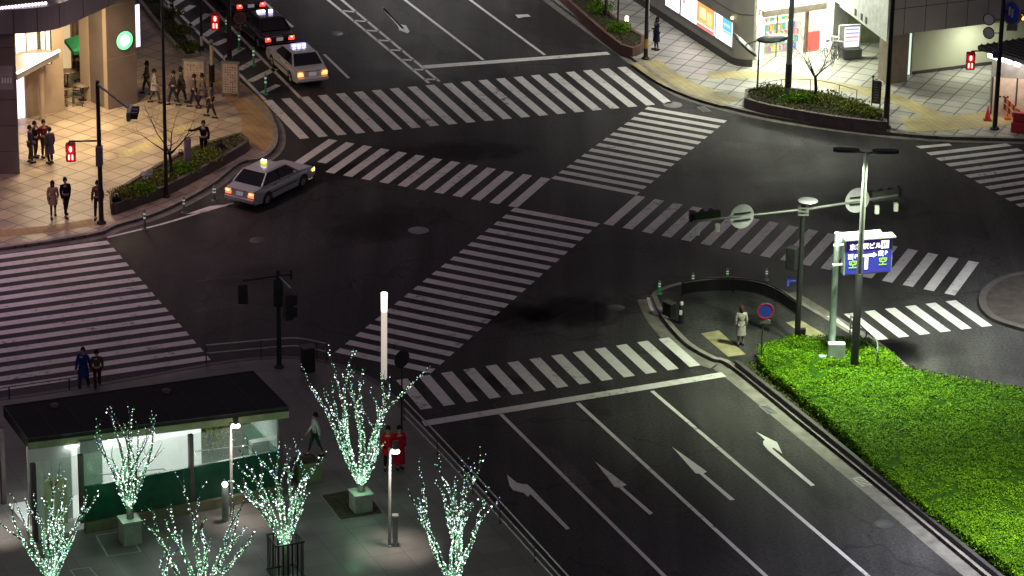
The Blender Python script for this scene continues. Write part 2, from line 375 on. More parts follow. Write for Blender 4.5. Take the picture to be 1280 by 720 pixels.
# ------------------------------------------------------------------ road markings (flat paint)
ZM = .012
def crosswalk(a0, b0, a1, b1, n, frac=.5, clip=None):
    """first stripe's near edge a0-b0, last stripe's a1-b1 (pixels), n stripes"""
    A0, B0, A1, B1 = G(*a0), G(*b0), G(*a1), G(*b1); q = MB(); st = 1 / (n - 1)
    for i in range(n):
        t = i * st; t2 = t + st * frac
        a, b_, c, d = lerp(A0, A1, t), lerp(B0, B1, t), lerp(B0, B1, t2), lerp(A0, A1, t2)
        if clip and i in clip:
            u, v_ = clip[i]; a, b_ = lerp(a, b_, u), lerp(a, b_, v_); d, c = lerp(d, c, u), lerp(d, c, v_)
        q.sheet([a, b_, c, d], ZM)
    return struct(q, 'crosswalk', M['paint'])
crosswalk((328.7, 126), (375, 174), (771.5, 84.5), (830, 130), 21)
crosswalk((411, 174), (362, 207), (676.7, 221.7), (635, 257.7), 13, .5, {0: (0, .9), 1: (0, .75)})
crosswalk((810, 133.7), (908.7, 151), (693.7, 220), (800, 240.5), 14)
crosswalk((643, 260), (750, 279.5), (425, 435.5), (544.5, 461.5), 20)
crosswalk((795, 244.3), (754, 280), (1211, 326), (1180.5, 367), 18)
crosswalk((1029, 396), (1071, 429), (1182, 377), (1227.5, 409), 7)
crosswalk((495, 475.5), (526, 512.5), (823, 424), (862, 459), 13)
crosswalk((-120, 335), (134, 301), (-120, 500.5), (259, 445), 16)
crosswalk((1157.5, 191), (1258, 179.5), (1269, 255.5), (1385, 236), 10)
q = MB(); q.sheet([G(*p) for p in ((1144.5, 183), (1186, 179.5), (1190, 182), (1151, 186))], ZM); struct(q, 'crosswalk', M['paint'])
def marks(name, polys, lines):
    q = MB()
    for p in polys: q.sheet([G(*x) for x in p], ZM)
    for pts, wd in lines: ribbon([G(*x) for x in pts], wd, ZM, q)
    return struct(q, name, M['paint'])
marks('stop_line', [((527, 526.5), (902, 465.5), (908, 471), (531, 533))], [])
marks('stop_line', [((528, 82), (759, 65), (763, 68.5), (533, 86))], [])
for a_, b_ in (((626, 518), (830, 720)), ((722, 504), (957, 720)), ((815, 489), (1085, 720)), ((506, 0), (604, 75)), ((587.5, 0), (681, 69))):
    A_, B_ = G(*a_), G(*b_); d = (B_ - A_)
    if a_[1] > 300: B_ = A_ + d * 1.6
    else: A_ = B_ - d * 1.6
    q = MB(); ribbon([A_, B_], .16, ZM, q); struct(q, 'lane_line', M['paint'])
marks('lane_line', [], [([(280, -41), (366, 34)], .15), ([(405, 68), (436, 98)], .15), ([(479, 10), (504, 36)], .12)])
lad = []
for i in range(8):
    t = .13 + i * .118
    l = (lerp(410, 536, t), lerp(0, 104, t)); r = (lerp(427, 549, t), lerp(0, 102, t)); lad.append(([l, (r[0] + 3, r[1] + 2)], .22))
marks('median_line', [], [([(330, -66), (536, 104)], .16), ([(348, -66), (549, 102)], .16)] + lad)
hz = lambda l: [(180 + x / 4, y / 4) for x, y in l]
hat = [([(120, 40), (200, -10)], .5), ([(165, 75), (245, 28)], .5), ([(232, 130), (322, 70)], .5), ([(300, 182), (352, 146)], .5), ([(352, 226), (420, 196)], .5), ([(408, 290), (492, 238)], .5), ([(474, 350), (572, 295)], .5), ([(528, 408), (655, 345)], .5), ([(590, 466), (672, 425)], .4)]
marks('hatched_line', [], [([(130, -78), (331, 125)], .17), ([(178, -78), (376, 123)], .17)] + [(hz(l), w_ * .8) for l, w_ in hat])
z56 = lambda l: [(560 + x / 4, 540 + y / 4) for x, y in l]
z82 = lambda l: [(820 + x / 4, 460 + y / 4) for x, y in l]
z48 = lambda l: [(480 + x / 4, y / 4) for x, y in l]
marks('turn_arrow', [z56([(295, 215), (345, 255), (372, 262), (395, 262), (418, 282), (610, 485), (592, 490), (412, 312), (400, 325), (378, 306), (325, 292), (308, 270)])], [])
marks('straight_arrow', [z56([(735, 148), (893, 266), (872, 275), (1025, 407), (1008, 416), (855, 280), (833, 276)])], [])
marks('straight_arrow', [z82([(80, 395), (255, 520), (237, 528), (395, 660), (370, 663), (218, 530), (198, 528)])], [])
marks('turn_arrow', [z82([(500, 320), (555, 348), (605, 372), (632, 430), (585, 398), (582, 405), (795, 588), (775, 592), (560, 412), (537, 385), (536, 368), (545, 360)])], [])
marks('turn_arrow', [z48([(0, 38), (80, 122), (110, 128), (128, 158), (118, 168), (75, 152), (72, 135), (-6, 44)])], [])
marks('straight_arrow', [z48([(655, 75), (720, 72), (735, 84), (700, 86), (672, 92)])], [])
marks('edge_line', [], [(smooth_pts([(134, 297), (200, 281), (250, 266), (292, 254)]), .15)])
marks('edge_line', [((232, 268), (262, 258), (280, 256), (250, 266))], [])
marks('island_line', [], [(smooth_pts([(814, 371), (832, 363), (851, 362)]), .16), (smooth_pts([(813, 372), (816, 384), (823, 394)]), .3)])

# manhole covers
for p in ((523, 288), (841, 131)):
    q = MB(); c = G(*p); q.lathe([(0.01, .012), (.42, .012), (.45, .004)], 20, c); tag(q.build('manhole_cover', M['grey']), 'round iron manhole cover ' + ('set in the open middle of the junction' if p[0] < 600 else 'near the right end of the far zebra crossing'), 'manhole cover', 'manhole covers in the road')

# stains, patch repairs and drains in the asphalt
def stain(px_, py_, wx_, wy_, col, amt, rz=0):
    c = G(px_, py_); q = MB(); q.sheet([(-wx_, -wy_), (wx_, -wy_), (wx_, wy_), (-wx_, wy_)], 0); struct(q, 'road_stain', stainm('stain', col, wx_ * .62, wy_ * .62, amt), loc=(c.x, c.y, .005), rz=rz)
for a_ in ((712, 388, 4.2, 3.6, (.006, .006, .006), .9, .2), (650, 395, 3, 3, (.008, .008, .008), .7, 0), (1090, 262, 5, 4, (.012, .01, .012), .6, .1), (1120, 440, 2.2, 3.2, (.008, .008, .008), .85, .3), (860, 448, 3, 3, (.012, .012, .012), .5, 0), (560, 190, 8, 3, (.016, .013, .014), .55, .1),
           (410, 215, 5, 3, (.012, .01, .011), .6, .4), (250, 330, 5, 6, (.085, .078, .082), .45, 0), (330, 345, 4, 3, (.08, .075, .08), .4, .3), (930, 200, 9, 5, (.075, .072, .075), .4, .2), (480, 280, 6, 4, (.02, .018, .02), .4, .5), (620, 480, 3, 2, (.018, .018, .018), .5, 0), (900, 520, 1.6, 9, (.085, .083, .08), .35, RZ), (1010, 600, 1.2, 9, (.09, .088, .085), .35, RZ), (700, 30, 4, 10, (.065, .05, .048), .4, RZ)): stain(*a_)
pm = asphalt('patch_asphalt', (.034, .033, .034), 2); pm2 = asphalt('patch_asphalt_pale', (.062, .06, .058), 2)
for pts_, m_ in (([(398, 285), (470, 276), (492, 300), (415, 312)], pm), ([(905, 176), (990, 186), (965, 204), (880, 192)], pm2), ([(560, 55), (585, 53), (640, 96), (612, 99)], pm), ([(668, 560), (690, 556), (775, 640), (750, 646)], pm2), ([(236, 380), (300, 372), (306, 382), (243, 391)], pm2), ([(1160, 262), (1225, 268), (1240, 300), (1170, 292)], pm)):
    q = MB(); q.sheet([G(*p) for p in pts_], .003); struct(q, 'asphalt_patch', m_)
seal = mat('crack_seal', (.012, .012, .012), .5)
for pts_ in ([(440, 300), (450, 322), (438, 345), (452, 372)], [(245, 352), (290, 346), (330, 349), (398, 343)], [(690, 470), (730, 452), (760, 455), (800, 446)], [(560, 160), (640, 168), (700, 164)], [(860, 520), (900, 560), (940, 590), (1010, 660)], [(880, 300), (930, 312), (985, 330)]):
    q = MB(); ribbon([G(*p) for p in smooth_pts(pts_, 5)], .05, .0075, q); struct(q, 'crack_seal', seal)
for i, (px_, py_, lab) in enumerate(((770, 385, 'round manhole cover in the road left of the traffic island'), (420, 42, 'round manhole cover in the far lanes beside the ladder line'), (1105, 655, 'round manhole cover in the lane nearest the hedge'), (322, 300, 'round manhole cover between silver taxi and left zebra crossing'))):
    q = MB(); c = G(px_, py_); q.lathe([(0.01, .014), (.34, .014), (.36, .004)], 20, c); tag(q.build('manhole_cover', M['darkgrey']), lab, 'manhole cover', 'manhole covers in the road')
for i, (px_, py_, lab) in enumerate(((960, 512, 'iron drain grate in the gutter beside the hedge, nearest the stop line'), (1078, 603, 'iron drain grate in the gutter beside the hedge, middle of the picture edge'), (880, 137, 'iron drain grate at the kerb left of the shop planter'))):
    c = G(px_, py_); q = MB(); q.box(-.2, .2, -.4, .4, 0, .014)
    for k_ in range(6): q.box(-.15, .15, -.36 + k_ * .125, -.30 + k_ * .125, .0145, .02, 1)
    tag(q.build('drain_grate', [M['grey'], M['black']], loc=(c.x, c.y, .004), rz=RZ), lab, 'drain grate', 'drain grates in the gutter')
# ------------------------------------------------------------------ buildings
def quadP(a, b, px, th=.06, off=0.0):
    """panel on the vertical plane a-b from 4 pixels (bottom-left, bottom-right, top-right, top-left)"""
    n = Vector((b.y - a.y, -(b.x - a.x), 0)).normalized()
    if n.y > 0: n = -n
    return [PL(x, y, a, b) + n * off for x, y in px]
def rectP(a, b, x0, x1, z0, z1, off=0.0, row=60):
    """rectangle on plane a-b between picture columns x0..x1 (taken at picture row) and heights z0..z1"""
    n = Vector((b.y - a.y, -(b.x - a.x), 0)).normalized()
    if n.y > 0: n = -n
    p, q = PL(x0, row, a, b), PL(x1, row, a, b)
    p = Vector((p.x, p.y, 0)) + n * off; q = Vector((q.x, q.y, 0)) + n * off
    u = Vector((0, 0, 1))
    return [p + u * z0, q + u * z0, q + u * z1, p + u * z1]
Z = ZP
def dirv(deg): return Vector((math.cos(R(deg)), math.sin(R(deg)), 0))
beige = mat('beige_panel', (.42, .33, .25), .55, var=.08, scale=1); brown = mat('brown_stone', (.16, .125, .115), .6, var=.12, scale=1.2)
fasc = mat('fascia_panel', (.20, .175, .18), .5, var=.06, scale=.6); warmwin = em('warm_window', (1, .9, .55), 1.15); warmstrip = em('warm_strip', (1, .88, .62), 4)
purpw = em('lavender_light', (.8, .72, 1), 2.2)
# --- cafe building, top left
cafe = thing('cafe_building', 'cafe building with curved overhanging canopy and warm lit glass front', 'building', G(60, 140, 0))
inv = Matrix.Translation(-cafe.location)
def cpart(mb, name, m, parent=None, split=False, **k):
    if split:
        for b_ in mb.pieces(): o = cpart(b_, name, m, parent, **k)
        return o
    o = mb.build(name, m, **k); o.parent = parent or cafe
    o.matrix_parent_inverse = Matrix.Identity(4)
    for v in o.data.vertices: v.co -= cafe.location
    return o
W1a, W1b = G(14, 154), G(80, 142)
# storefront wall: piers, glazing, header
x = MB()
for c0, c1 in ((-30, 21), (66, 80)): x.slab(rectP(W1a, W1b, c0, c1, 0, 6.7, 0, 110), .3)
x.slab(rectP(W1a, W1b, 31, 34, 0, 2.5, 0, 110), .3)
x.slab(rectP(W1a, W1b, 34, 66, 0, 2.5, 0, 110), .3)
x.slab(rectP(W1a, W1b, 21, 31, 2.2, 2.5, 0, 110), .3); x.slab(rectP(W1a, W1b, 21, 66, 5.2, 6.7, 0, 110), .3)
cpart(x, 'storefront_wall', beige)
for k_, (c0, c1, z0, z1) in enumerate(((21, 50, 2.5, 5.2), (52.5, 66, 2.5, 5.2))):
    q = MB(); q.slab(rectP(W1a, W1b, c0, c1, z0, z1, -.1, 110), .04); wn = cpart(q, 'window', warmwin)
    f = MB(); r_ = rectP(W1a, W1b, c0, c1, z0, z1, -.04, 110)
    for i in range(4): f.tube(r_[i], r_[(i + 1) % 4], .05, n=4)
    mid = (r_[0] + r_[1]) / 2; f.tube(mid, (r_[2] + r_[3]) / 2, .03, n=4)
    cpart(f, 'window_frame', M['darkgrey'], wn)
q = MB(); q.slab(rectP(W1a, W1b, 22, 31, .1, 2.2, -.08, 110), .04); cpart(q, 'door', em('door_glow', (.93, .8, 1), 2.0))
q = MB(); a_ = G(22, 100, 3.05); b_ = G(74, 72, 3.05); n_ = Vector((b_.y - a_.y, -(b_.x - a_.x), 0)).normalized()
if n_.y > 0: n_ = -n_
q.add([a_, b_, b_ - n_ * 1.6, a_ - n_ * 1.6] + [p + Vector((0, 0, .28)) for p in (a_, b_, b_ - n_ * 1.6, a_ - n_ * 1.6)],
      [(3, 2, 1, 0), (4, 5, 6, 7), (0, 1, 5, 4), (1, 2, 6, 5), (2, 3, 7, 6), (3, 0, 4, 7)])
aw = cpart(q, 'awning', fasc)
q = MB(); q.tube(a_ + Vector((0, 0, .34)) , b_ + Vector((0, 0, .34)), .07, n=6); cpart(q, 'light_strip', warmstrip, aw)
q = MB(); c_ = G(53, 153); q.tube((*c_.xy, 0), (*c_.xy, 3.1), .13, n=16); cpart(q, 'round_column', beige)
for nm, lab, pts in (('front', None, [(-90, 224), (25, 221)]),):
    p, q_ = G(*pts[0]), G(*pts[1]); d = Vector((-1.1, 1, 0)) * 1.6
    x = MB(); x.prism([p.xy, q_.xy, (q_ + d).xy, (p + d).xy], 0, 6.7)
    for zz in (1.2, 2.4, 3.6, 4.8, 6.0): x.slab([p + Vector((0, -.004, zz)), q_ + Vector((0, -.004, zz)), q_ + Vector((0, -.004, zz + .02)), p + Vector((0, -.004, zz + .02))], .01, 1)
    cc = cpart(x, 'front_column', [brown, M['black']])
    x = MB(); p1 = PL(0, 112, p, q_) + Vector((0, -.01, 0)); p2 = PL(17, 112, p, q_) + Vector((0, -.01, 0)); u = Vector((0, 0, 1.1))
    x.slab([p1, p2, p2 + u, p1 + u], .02)
    for i in range(4):
        a1 = lerp(p1, p2, .15 + .2 * i) + Vector((0, -.012, .3)); x.slab([a1, a1 + Vector((.08, 0, 0)), a1 + Vector((.08, 0, .25)), a1 + Vector((0, 0, .25))], .01, 1)
    cpart(x, 'poster', [mat('poster_faded', (.3, .26, .26), .6), M['white']], cc)
# pillar with the round sign
cA, cB = G(136, 141), G(172, 132.5)
bd = (cB - cA).normalized(); ad = Vector((-bd.y, bd.x, 0))
x = MB(); x.prism([cA.xy, cB.xy, (cB + ad * 2.3).xy, (cA + ad * 2.3).xy], 0, 9.5)
for zz in (2.55, 5.1): x.slab([cA + Vector((0, 0, zz)) - ad * .004, cB + Vector((0, 0, zz)) - ad * .004, cB + Vector((0, 0, zz + .04)) - ad * .004, cA + Vector((0, 0, zz + .04)) - ad * .004], .01, 1)
pil = cpart(x, 'sign_pillar', [brown, M['grey']])
x = MB(); p = cA - bd * .03
x.prism([(p + ad * .02).xy, (cA - bd * .004 + ad * .02).xy, (cA - bd * .004 + ad * .30).xy, (p + ad * .30).xy], 0, 9.5)
x.prism([(p + ad * 1.5).xy, (cA - bd * .004 + ad * 1.5).xy, (cA - bd * .004 + ad * 2.3).xy, (p + ad * 2.3).xy], 0, 9.5)
cpart(x, 'side_cladding', beige, pil, split=True)
# terrace back wall and side panel
tA, tB = G(70, 92), G(128, 84)
x = MB(); x.slab(rectP(tA, tB, 60, 79, 0, 6.7, 0, 80), .3); x.slab(rectP(tA, tB, 90, 150, 0, 6.7, 0, 80), .3); x.slab(rectP(tA, tB, 79, 90, 2.4, 6.7, 0, 80), .3)
tw = cpart(x, 'terrace_wall', mat('brown_wall', (.30, .21, .15), .6))
x = MB(); x.slab(rectP(tA, tB, 79, 90, 0, 2.4, -.12, 80), .05); cpart(x, 'terrace_window', em('dim_window', (1, .7, .35), .55), tw)
x = MB()
for c_ in (92, 97, 102, 107, 112): x.slab(rectP(tA, tB, c_, c_ + .7, 0, 3.2, .05, 80), .05)
cpart(x, 'wall_batten', M['darkgrey'], tw, split=True)
# curved canopy slab
low = smooth_pts([(-260, 62), (-60, 48), (0, 43), (40, 41), (75, 35), (112, 19), (150, 1), (175, -16), (200, -40)], 5)
ZC = 6.7
ed = [G(px_, py_, ZC) for px_, py_ in low]
far = [G(150, -150, ZC), G(-400, -150, ZC)]
x = MB(); x.prism([p.xy for p in ed] + [p.xy for p in far], ZC, ZC + 1.12)
for k_ in range(len(ed) - 1):
    if k_ % 4 == 0: x.tube(ed[k_] + Vector((0, -.01, .02)), ed[k_] + Vector((0, -.01, 1.1)), .012, n=4, mi=1)
can = cpart(x, 'canopy', [fasc, M['black']])
# terrace glass balustrade with bulb string above the canopy
ins = [p + Vector((-.3, .9, 0)) for p in ed]
x = MB(); z0 = ZC + 1.12
for k_ in range(5, len(ins) - 22): x.slab([ins[k_] + Vector((0, 0, z0 - ZC)), ins[k_ + 1] + Vector((0, 0, z0 - ZC)), ins[k_ + 1] + Vector((0, 0, z0 - ZC + 1.1)), ins[k_] + Vector((0, 0, z0 - ZC + 1.1))], .03)
cpart(x, 'balustrade', mat('dark_glass', (.05, .045, .02), .15))
x = MB()
P0, P1 = G(-30, 15.5, z0), G(57, 6, z0)
for i in range(22):
    p = lerp(P0, P1, i / 21); x.ball(p + Vector((0, 0, .08)), .07, 6)
cpart(x, 'bulb_string', em('bulb_pinkwhite', (1, .85, 1), 4))
x = MB()
for px_, py_ in ((75, 1), (82, 0), (88, -1)): x.ball(G(px_, py_, z0) + Vector((0, 0, .15)), .09, 8)
cpart(x, 'balcony_lamp', em('lamp_warmwhite', (1, .9, .7), 5), split=True)
x = MB()
for px_, py_ in ((60, 185), (20, 190), (95, 160), (60, 160), (110, 190), (95, 120), (130, 165)):
    p = G(px_, py_, 0); x.lathe([(.001, 0), (.14, 0), (.16, .03), (.001, .04)], 12, (p.x - 0, p.y, ZC - .05))
cpart(x, 'downlight', em('downlight_warm', (1, .8, .5), 6), can, split=True)
# round green sign on the pillar
cs = PL(154.5, 50, cA, cB) - ad * .08
sg = thing('round_sign', 'glowing round green and white cafe sign on the brown pillar', 'sign', cs, math.atan2(bd.y, bd.x))
def disc(r0, r1, y, th, n=28, mi=0, mb=None):
    mb = mb or MB(); vs = []
    for yy in (y, y + th):
        for r in (r0, r1):
            for i in range(n): t = 2 * math.pi * i / n; vs.append((math.cos(t) * r, yy, math.sin(t) * r))
    f = []
    for i in range(n):
        j = (i + 1) % n
        f += [(i, j, n + j, n + i), (n + i, n + j, 3 * n + j, 3 * n + i)]
        if r0 > .001: f += [(2 * n + i, 3 * n + i, 3 * n + j, 2 * n + j), (i, 2 * n + i, 2 * n + j, j)]
    mb.add(vs, f, mi); return mb
disc(.0005, .45, -.0, .1).build('sign_case', M['darkgrey'], sg)
disc(.27, .44, -.02, .02).build('green_ring', em('sign_green', (.04, .95, .28), 1.6), sg)
disc(.0005, .27, -.03, .03).build('white_centre', em('sign_white', (.93, 1, .96), 2.0), sg)
x = MB()
for sx in (-1, 1):
    for i in range(4): x.cbox((sx * (.2 - .012 * i), -.045, .12 - .1 * i), (.06, .02, .05))
x.cbox((0, -.045, -.2), (.22, .02, .05)); x.cbox((0, -.045, .02), (.05, .02, .05))
x.build('green_marks', em('mark_green', (.02, .45, .15), 1), sg)
vs_ = thing('vertical_sign', 'tall narrow lavender lit sign box fixed to the edge of the brown pillar', 'sign', (*(cB + bd * .22 + ad * .2).xy, 0), math.atan2(bd.y, bd.x))
z0_, z1_ = HT(cB, 62), HT(cB, 7)
MB().box(-.16, .16, 0, .2, z0_, z1_).build('sign_case', M['grey'], vs_); MB().box(-.13, .13, -.03, -.001, z0_ + .05, z1_ - .05).build('lit_face', purpw, vs_)
MB().box(-.25, -.16, .05, .1, z0_ + .3, z0_ + .36).box(-.25, -.16, .05, .1, z1_ - .4, z1_ - .34).build('bracket', M['black'], vs_)
# cafe terrace furniture
def make_table(g_, lab, r=.42):
    t = thing('cafe_table', lab, 'table', (*g_.xy, Z), 0, 'cafe tables on the terrace')
    MB().lathe([(.001, .72), (r, .72), (r, .75), (.001, .75)], 18).build('table_top', mat('table_top', (.2, .15, .11), .3), t)
    MB().tube((0, 0, .02), (0, 0, .72), .03).lathe([(.001, .0), (.25, .0), (.22, .025), (.001, .03)], 12).build('table_base', M['black'], t); return t
chair0 = None
def put_chair(g_, rz, lab):
    global chair0
    if chair0 is None:
        t = thing('cafe_chair', lab, 'chair', (0, 0, 0), 0, 'cafe chairs on the terrace')
        MB().box(-.22, .22, -.22, .22, .42, .46).build('seat', mat('chair_rattan', (.09, .07, .06), .6), t, bevel=.01)
        b_ = MB()
        for zz in (.55, .65, .75): b_.box(-.2, .2, .2, .225, zz, zz + .06)
        b_.build('backrest', M['black'], t)
        for sx in (-1, 1):
            for sy in (-1, 1): MB().tube((sx * .2, sy * .2, .42), (sx * .22, sy * .23, 0), .015).tube((sx * .2, sy * .2, .42), (sx * .2, sy * .2, .84 if sy > 0 else .43), .015).build('leg', M['black'], t)
        chair0 = t
    else: t = copy_tree(chair0)
    t.location = (*g_.xy, Z); t.rotation_euler.z = R(rz); t['label'] = lab
for p, lab in (((85, 111), 'round dark cafe table nearest the lit shop window'), ((104, 128), 'round cafe table standing beside the beige edge of the sign pillar'), ((106, 96), 'small round cafe table under the green parasol')): make_table(G(*p), lab)
for p, rz, lab in (((83, 135), 150, 'dark cafe chair with its back to the plaza, closest to the round column'), ((93, 122), 240, 'dark cafe chair between the nearest table and the pillar'), ((98, 135), 180, 'dark cafe chair at the pillar table, on the plaza side'),
                   ((108, 118), 300, 'dark cafe chair tucked behind the pillar table'), ((99, 90), 40, 'dark cafe chair left of the parasol table'), ((112, 88), 320, 'dark cafe chair right of the parasol table'), ((76, 104), 90, 'dark cafe chair left of the nearest table')): put_chair(G(*p), rz, lab)
g_ = G(112, 103)
pr = thing('parasol', 'green square cafe parasol above the terrace tables', 'parasol', (*g_.xy, Z), R(20))
x = MB(); s_ = .95; zz = HT(g_, 58)
x.add([(-s_, -s_, zz), (s_, -s_, zz), (s_, s_, zz), (-s_, s_, zz), (0, 0, zz + .6)] + [(-s_, -s_, zz - .18), (s_, -s_, zz - .18), (s_, s_, zz - .18), (-s_, s_, zz - .18)], [(0, 1, 4), (1, 2, 4), (2, 3, 4), (3, 0, 4), (5, 6, 1, 0), (6, 7, 2, 1), (7, 8, 3, 2), (8, 5, 0, 3)])
x.build('canopy', mat('parasol_green', (.03, .33, .13), .8), pr); MB().tube((0, 0, 0), (0, 0, zz + .65), .025).build('pole', M['steel'], pr); MB().lathe([(.001, 0), (.3, 0), (.3, .08), (.05, .1)], 14).build('base', M['black'], pr)

# --- shops, top right
wallg = mat('wall_greyconcrete', (.28, .265, .25), .6, var=.1, scale=.8); dk = mat('dark_base', (.05, .045, .045), .6)
adb = thing('corner_shop_building', 'grey shop building with rounded corner and row of lit posters', 'building', G(912, 82))
def into(root, mb, name, m, parent=None, split=False, **k):
    if split:
        for b_ in mb.pieces(): o = into(root, b_, name, m, parent, **k)
        return o
    o = mb.build(name, m, **k); o.parent = parent or root
    for v in o.data.vertices: v.co -= root.location
    return o
Na, Nb = G(812, 17), G(912, 82)
nn_ = (Nb - Na).normalized(); na = Na - nn_ * 22; nin = Vector((-nn_.y, nn_.x, 0))
if nin.y < 0: nin = -nin
cr = .95; cc = Nb + nin * cr
arc = []
a0_ = math.atan2(-nin.y, -nin.x)
for i in range(15):
    t = a0_ + R(78) * i / 14; arc.append(cc + Vector((math.cos(t), math.sin(t), 0)) * cr)
endd = (arc[-1] - arc[-2]).normalized()
poly = [na.xy] + [p.xy for p in arc] + [(arc[-1] + Vector((-2.4, 9, 0))).xy, (na + nin * 12).xy]
x = MB(); x.prism(poly, 0, 9)
for zz in (2.75, 4.2): wallstrip([na] + arc, .012, zz, zz + .03, x, -1, 1)
into(adb, x, 'wall', [wallg, M['darkgrey']])
x = MB(); wallstrip([na] + arc, .025, 0, .5, x, -1); into(adb, x, 'plinth', dk)
# lit posters
def q4(pl, **k): return quadP(Na, Nb, pl, **k)
zz0, zz1 = 1.0, 2.25
def poster(root, c0, c1, deco, label=None):
    f = MB(); r_ = rectP(Na, Nb, c0, c1, zz0, zz1, .03, 20); f.slab(r_, .04); fr = into(root, f, 'lit_poster', em('poster_white', (.92, .95, 1), 1.9))
    if label: fr['label'] = label
    w_ = r_[1] - r_[0]
    for u0, u1, v0, v1, col, st in deco:
        d_ = MB(); b0 = r_[0] + Vector((nn_.y, -nn_.x, 0)) * (.008 if nn_.y * -1 > 0 else .008)
        off_ = -nin * .012
        d_.slab([r_[0] + w_ * u0 + Vector((0, 0, 1.25 * v0)) + off_, r_[0] + w_ * u1 + Vector((0, 0, 1.25 * v0)) + off_, r_[0] + w_ * u1 + Vector((0, 0, 1.25 * v1)) + off_, r_[0] + w_ * u0 + Vector((0, 0, 1.25 * v1)) + off_], .01)
        into(root, d_, 'poster_print', em('print_%d' % random.randint(0, 99999), col, st), fr)
poster(adb, 832, 849, [(.1, .9, .1, .16, (.3, .4, 1), 1.2), (.08, .5, .45, .8, (.35, .5, 1), 1.2), (.6, .9, .5, .95, (.4, .5, 1), 1.3)], 'lit poster with blue print')
poster(adb, 851.5, 871, [(.12, .3, .55, .7, (.9, .25, .3), 1.2), (.35, .42, .08, .9, (1, .6, .65), 1.4), (.55, .62, .1, .9, (1, .7, .75), 1.4), (.75, .92, .2, .85, (.9, .85, .95), 1.5)], 'lit white poster with pink print')
poster(adb, 872.5, 894, [(0, 1, 0, .14, (.95, .12, .1), 1.1), (0, 1, .2, 1, (1, .32, .03), 1.2), (.12, .5, .4, .85, (1, .8, .4), 1.6), (.55, .9, .3, .8, (1, .5, .3), 1.5), (.1, .9, .24, .32, (.9, .5, .05), 1.1), (0, 1, .14, .2, (1, .95, .9), 2.0)], 'lit orange poster')
poster(adb, 896, 916, [(.42, 1, .52, 1, (.03, .55, .75), 1.0), (.5, .9, .7, .8, (.6, .9, 1), 1.2), (.46, 1, .42, .5, (.1, .7, .45), 1.0), (.1, .35, .3, .9, (.8, .95, .88), 1.6)], 'lit poster with teal block')
x = MB(); x.slab(rectP(Na, Nb, 830.5, 917.5, zz1 + .01, zz1 + .06, .05, 20), .06); x.slab(rectP(Na, Nb, 830.5, 917.5, zz0 - .06, zz0 - .01, .05, 20), .06); into(adb, x, 'poster_frame', M['grey'], split=True)
x = MB(); p = PL(918, 22, Na, Nb) - nin * .12; x.ball(p, .09, 8); into(adb, x, 'wall_lamp', em('wall_lamp_warm', (1, .75, .25), 4))
bn = thing('hanging_banner', 'narrow red banner hanging on the grey wall left of the posters', 'banner', (*(PL(826, 10, Na, Nb) - nin * .25).xy, 0), math.atan2(nn_.y, nn_.x))
MB().box(-.13, .13, -.01, .01, 1.55, 3.6).build('cloth', em('banner_red', (.9, .03, .08), .35, (.6, .02, .05)), bn); MB().tube((-.16, 0, 3.62), (.16, 0, 3.62), .02).tube((0, 0, 3.62), (0, .25, 3.62), .015).build('rod', M['black'], bn)
# convenience store
st = thing('convenience_store', 'brightly lit shop with glass front, coloured goods and glowing white fascia', 'shop', G(990, 70))
Sa, Sb = G(951, 77), G(1032, 65)
swh = em('fascia_white', (1, .97, 1), 2.0)
sn = Vector((Sb.y - Sa.y, -(Sb.x - Sa.x), 0)).normalized(); sn = -sn if sn.y > 0 else sn; sw_ = (Sb - Sa).normalized()
x = MB(); x.slab(rectP(Sa, Sb, 952, 1042, 2.62, 7, .1, 40), .3); into(st, x, 'lit_fascia', swh)
x = MB(); x.slab(rectP(Sa, Sb, 952, 1030, 2.3, 2.62, .16, 40), .2); into(st, x, 'header_beam', mat('header_bronze', (.15, .12, .1), .5))
x = MB(); x.slab(rectP(Sa, Sb, 946.5, 953.5, .1, 2.3, .1, 60), .15); into(st, x, 'lit_jamb', em('jamb_white', (.95, 1, .9), 1.3))
x = MB(); x.slab(rectP(Sa, Sb, 1027, 1041, 0, 2.62, .1, 40), .15); into(st, x, 'side_panel', em('panel_cool', (.85, .95, 1), .75, (.7, .7, .7)))
x = MB(); r_ = rectP(Sa, Sb, 945, 1045, 0, 7, -3.2, 40); x.slab(r_, .2); l_ = rectP(Sa, Sb, 945, 1045, 0, 7, 0, 40)
x.slab([r_[0], l_[0], l_[3], r_[3]], .1); x.slab([l_[1], r_[1], r_[2], l_[2]], .1); x.prism([p.xy for p in (l_[0], l_[1], r_[1], r_[0])], 2.75, 2.85); into(st, x, 'shell_wall', mat('shop_white', (.75, .74, .7), .6))
x = MB(); x.prism([p.xy for p in (l_[0], l_[1], r_[1], r_[0])], ZP, ZP + .02); into(st, x, 'shop_floor', mat('shop_floor', (.6, .6, .52), .3))
goods = [(.8, .1, .12), (.05, .5, .12), (.9, .7, .05), (.1, .2, .6), (.85, .85, .85), (.9, .35, .05), (.5, .1, .3), (.1, .45, .5), (.8, .5, .5)]
gm = [em('goods_%d' % i, c, .45, c) for i, c in enumerate(goods)]
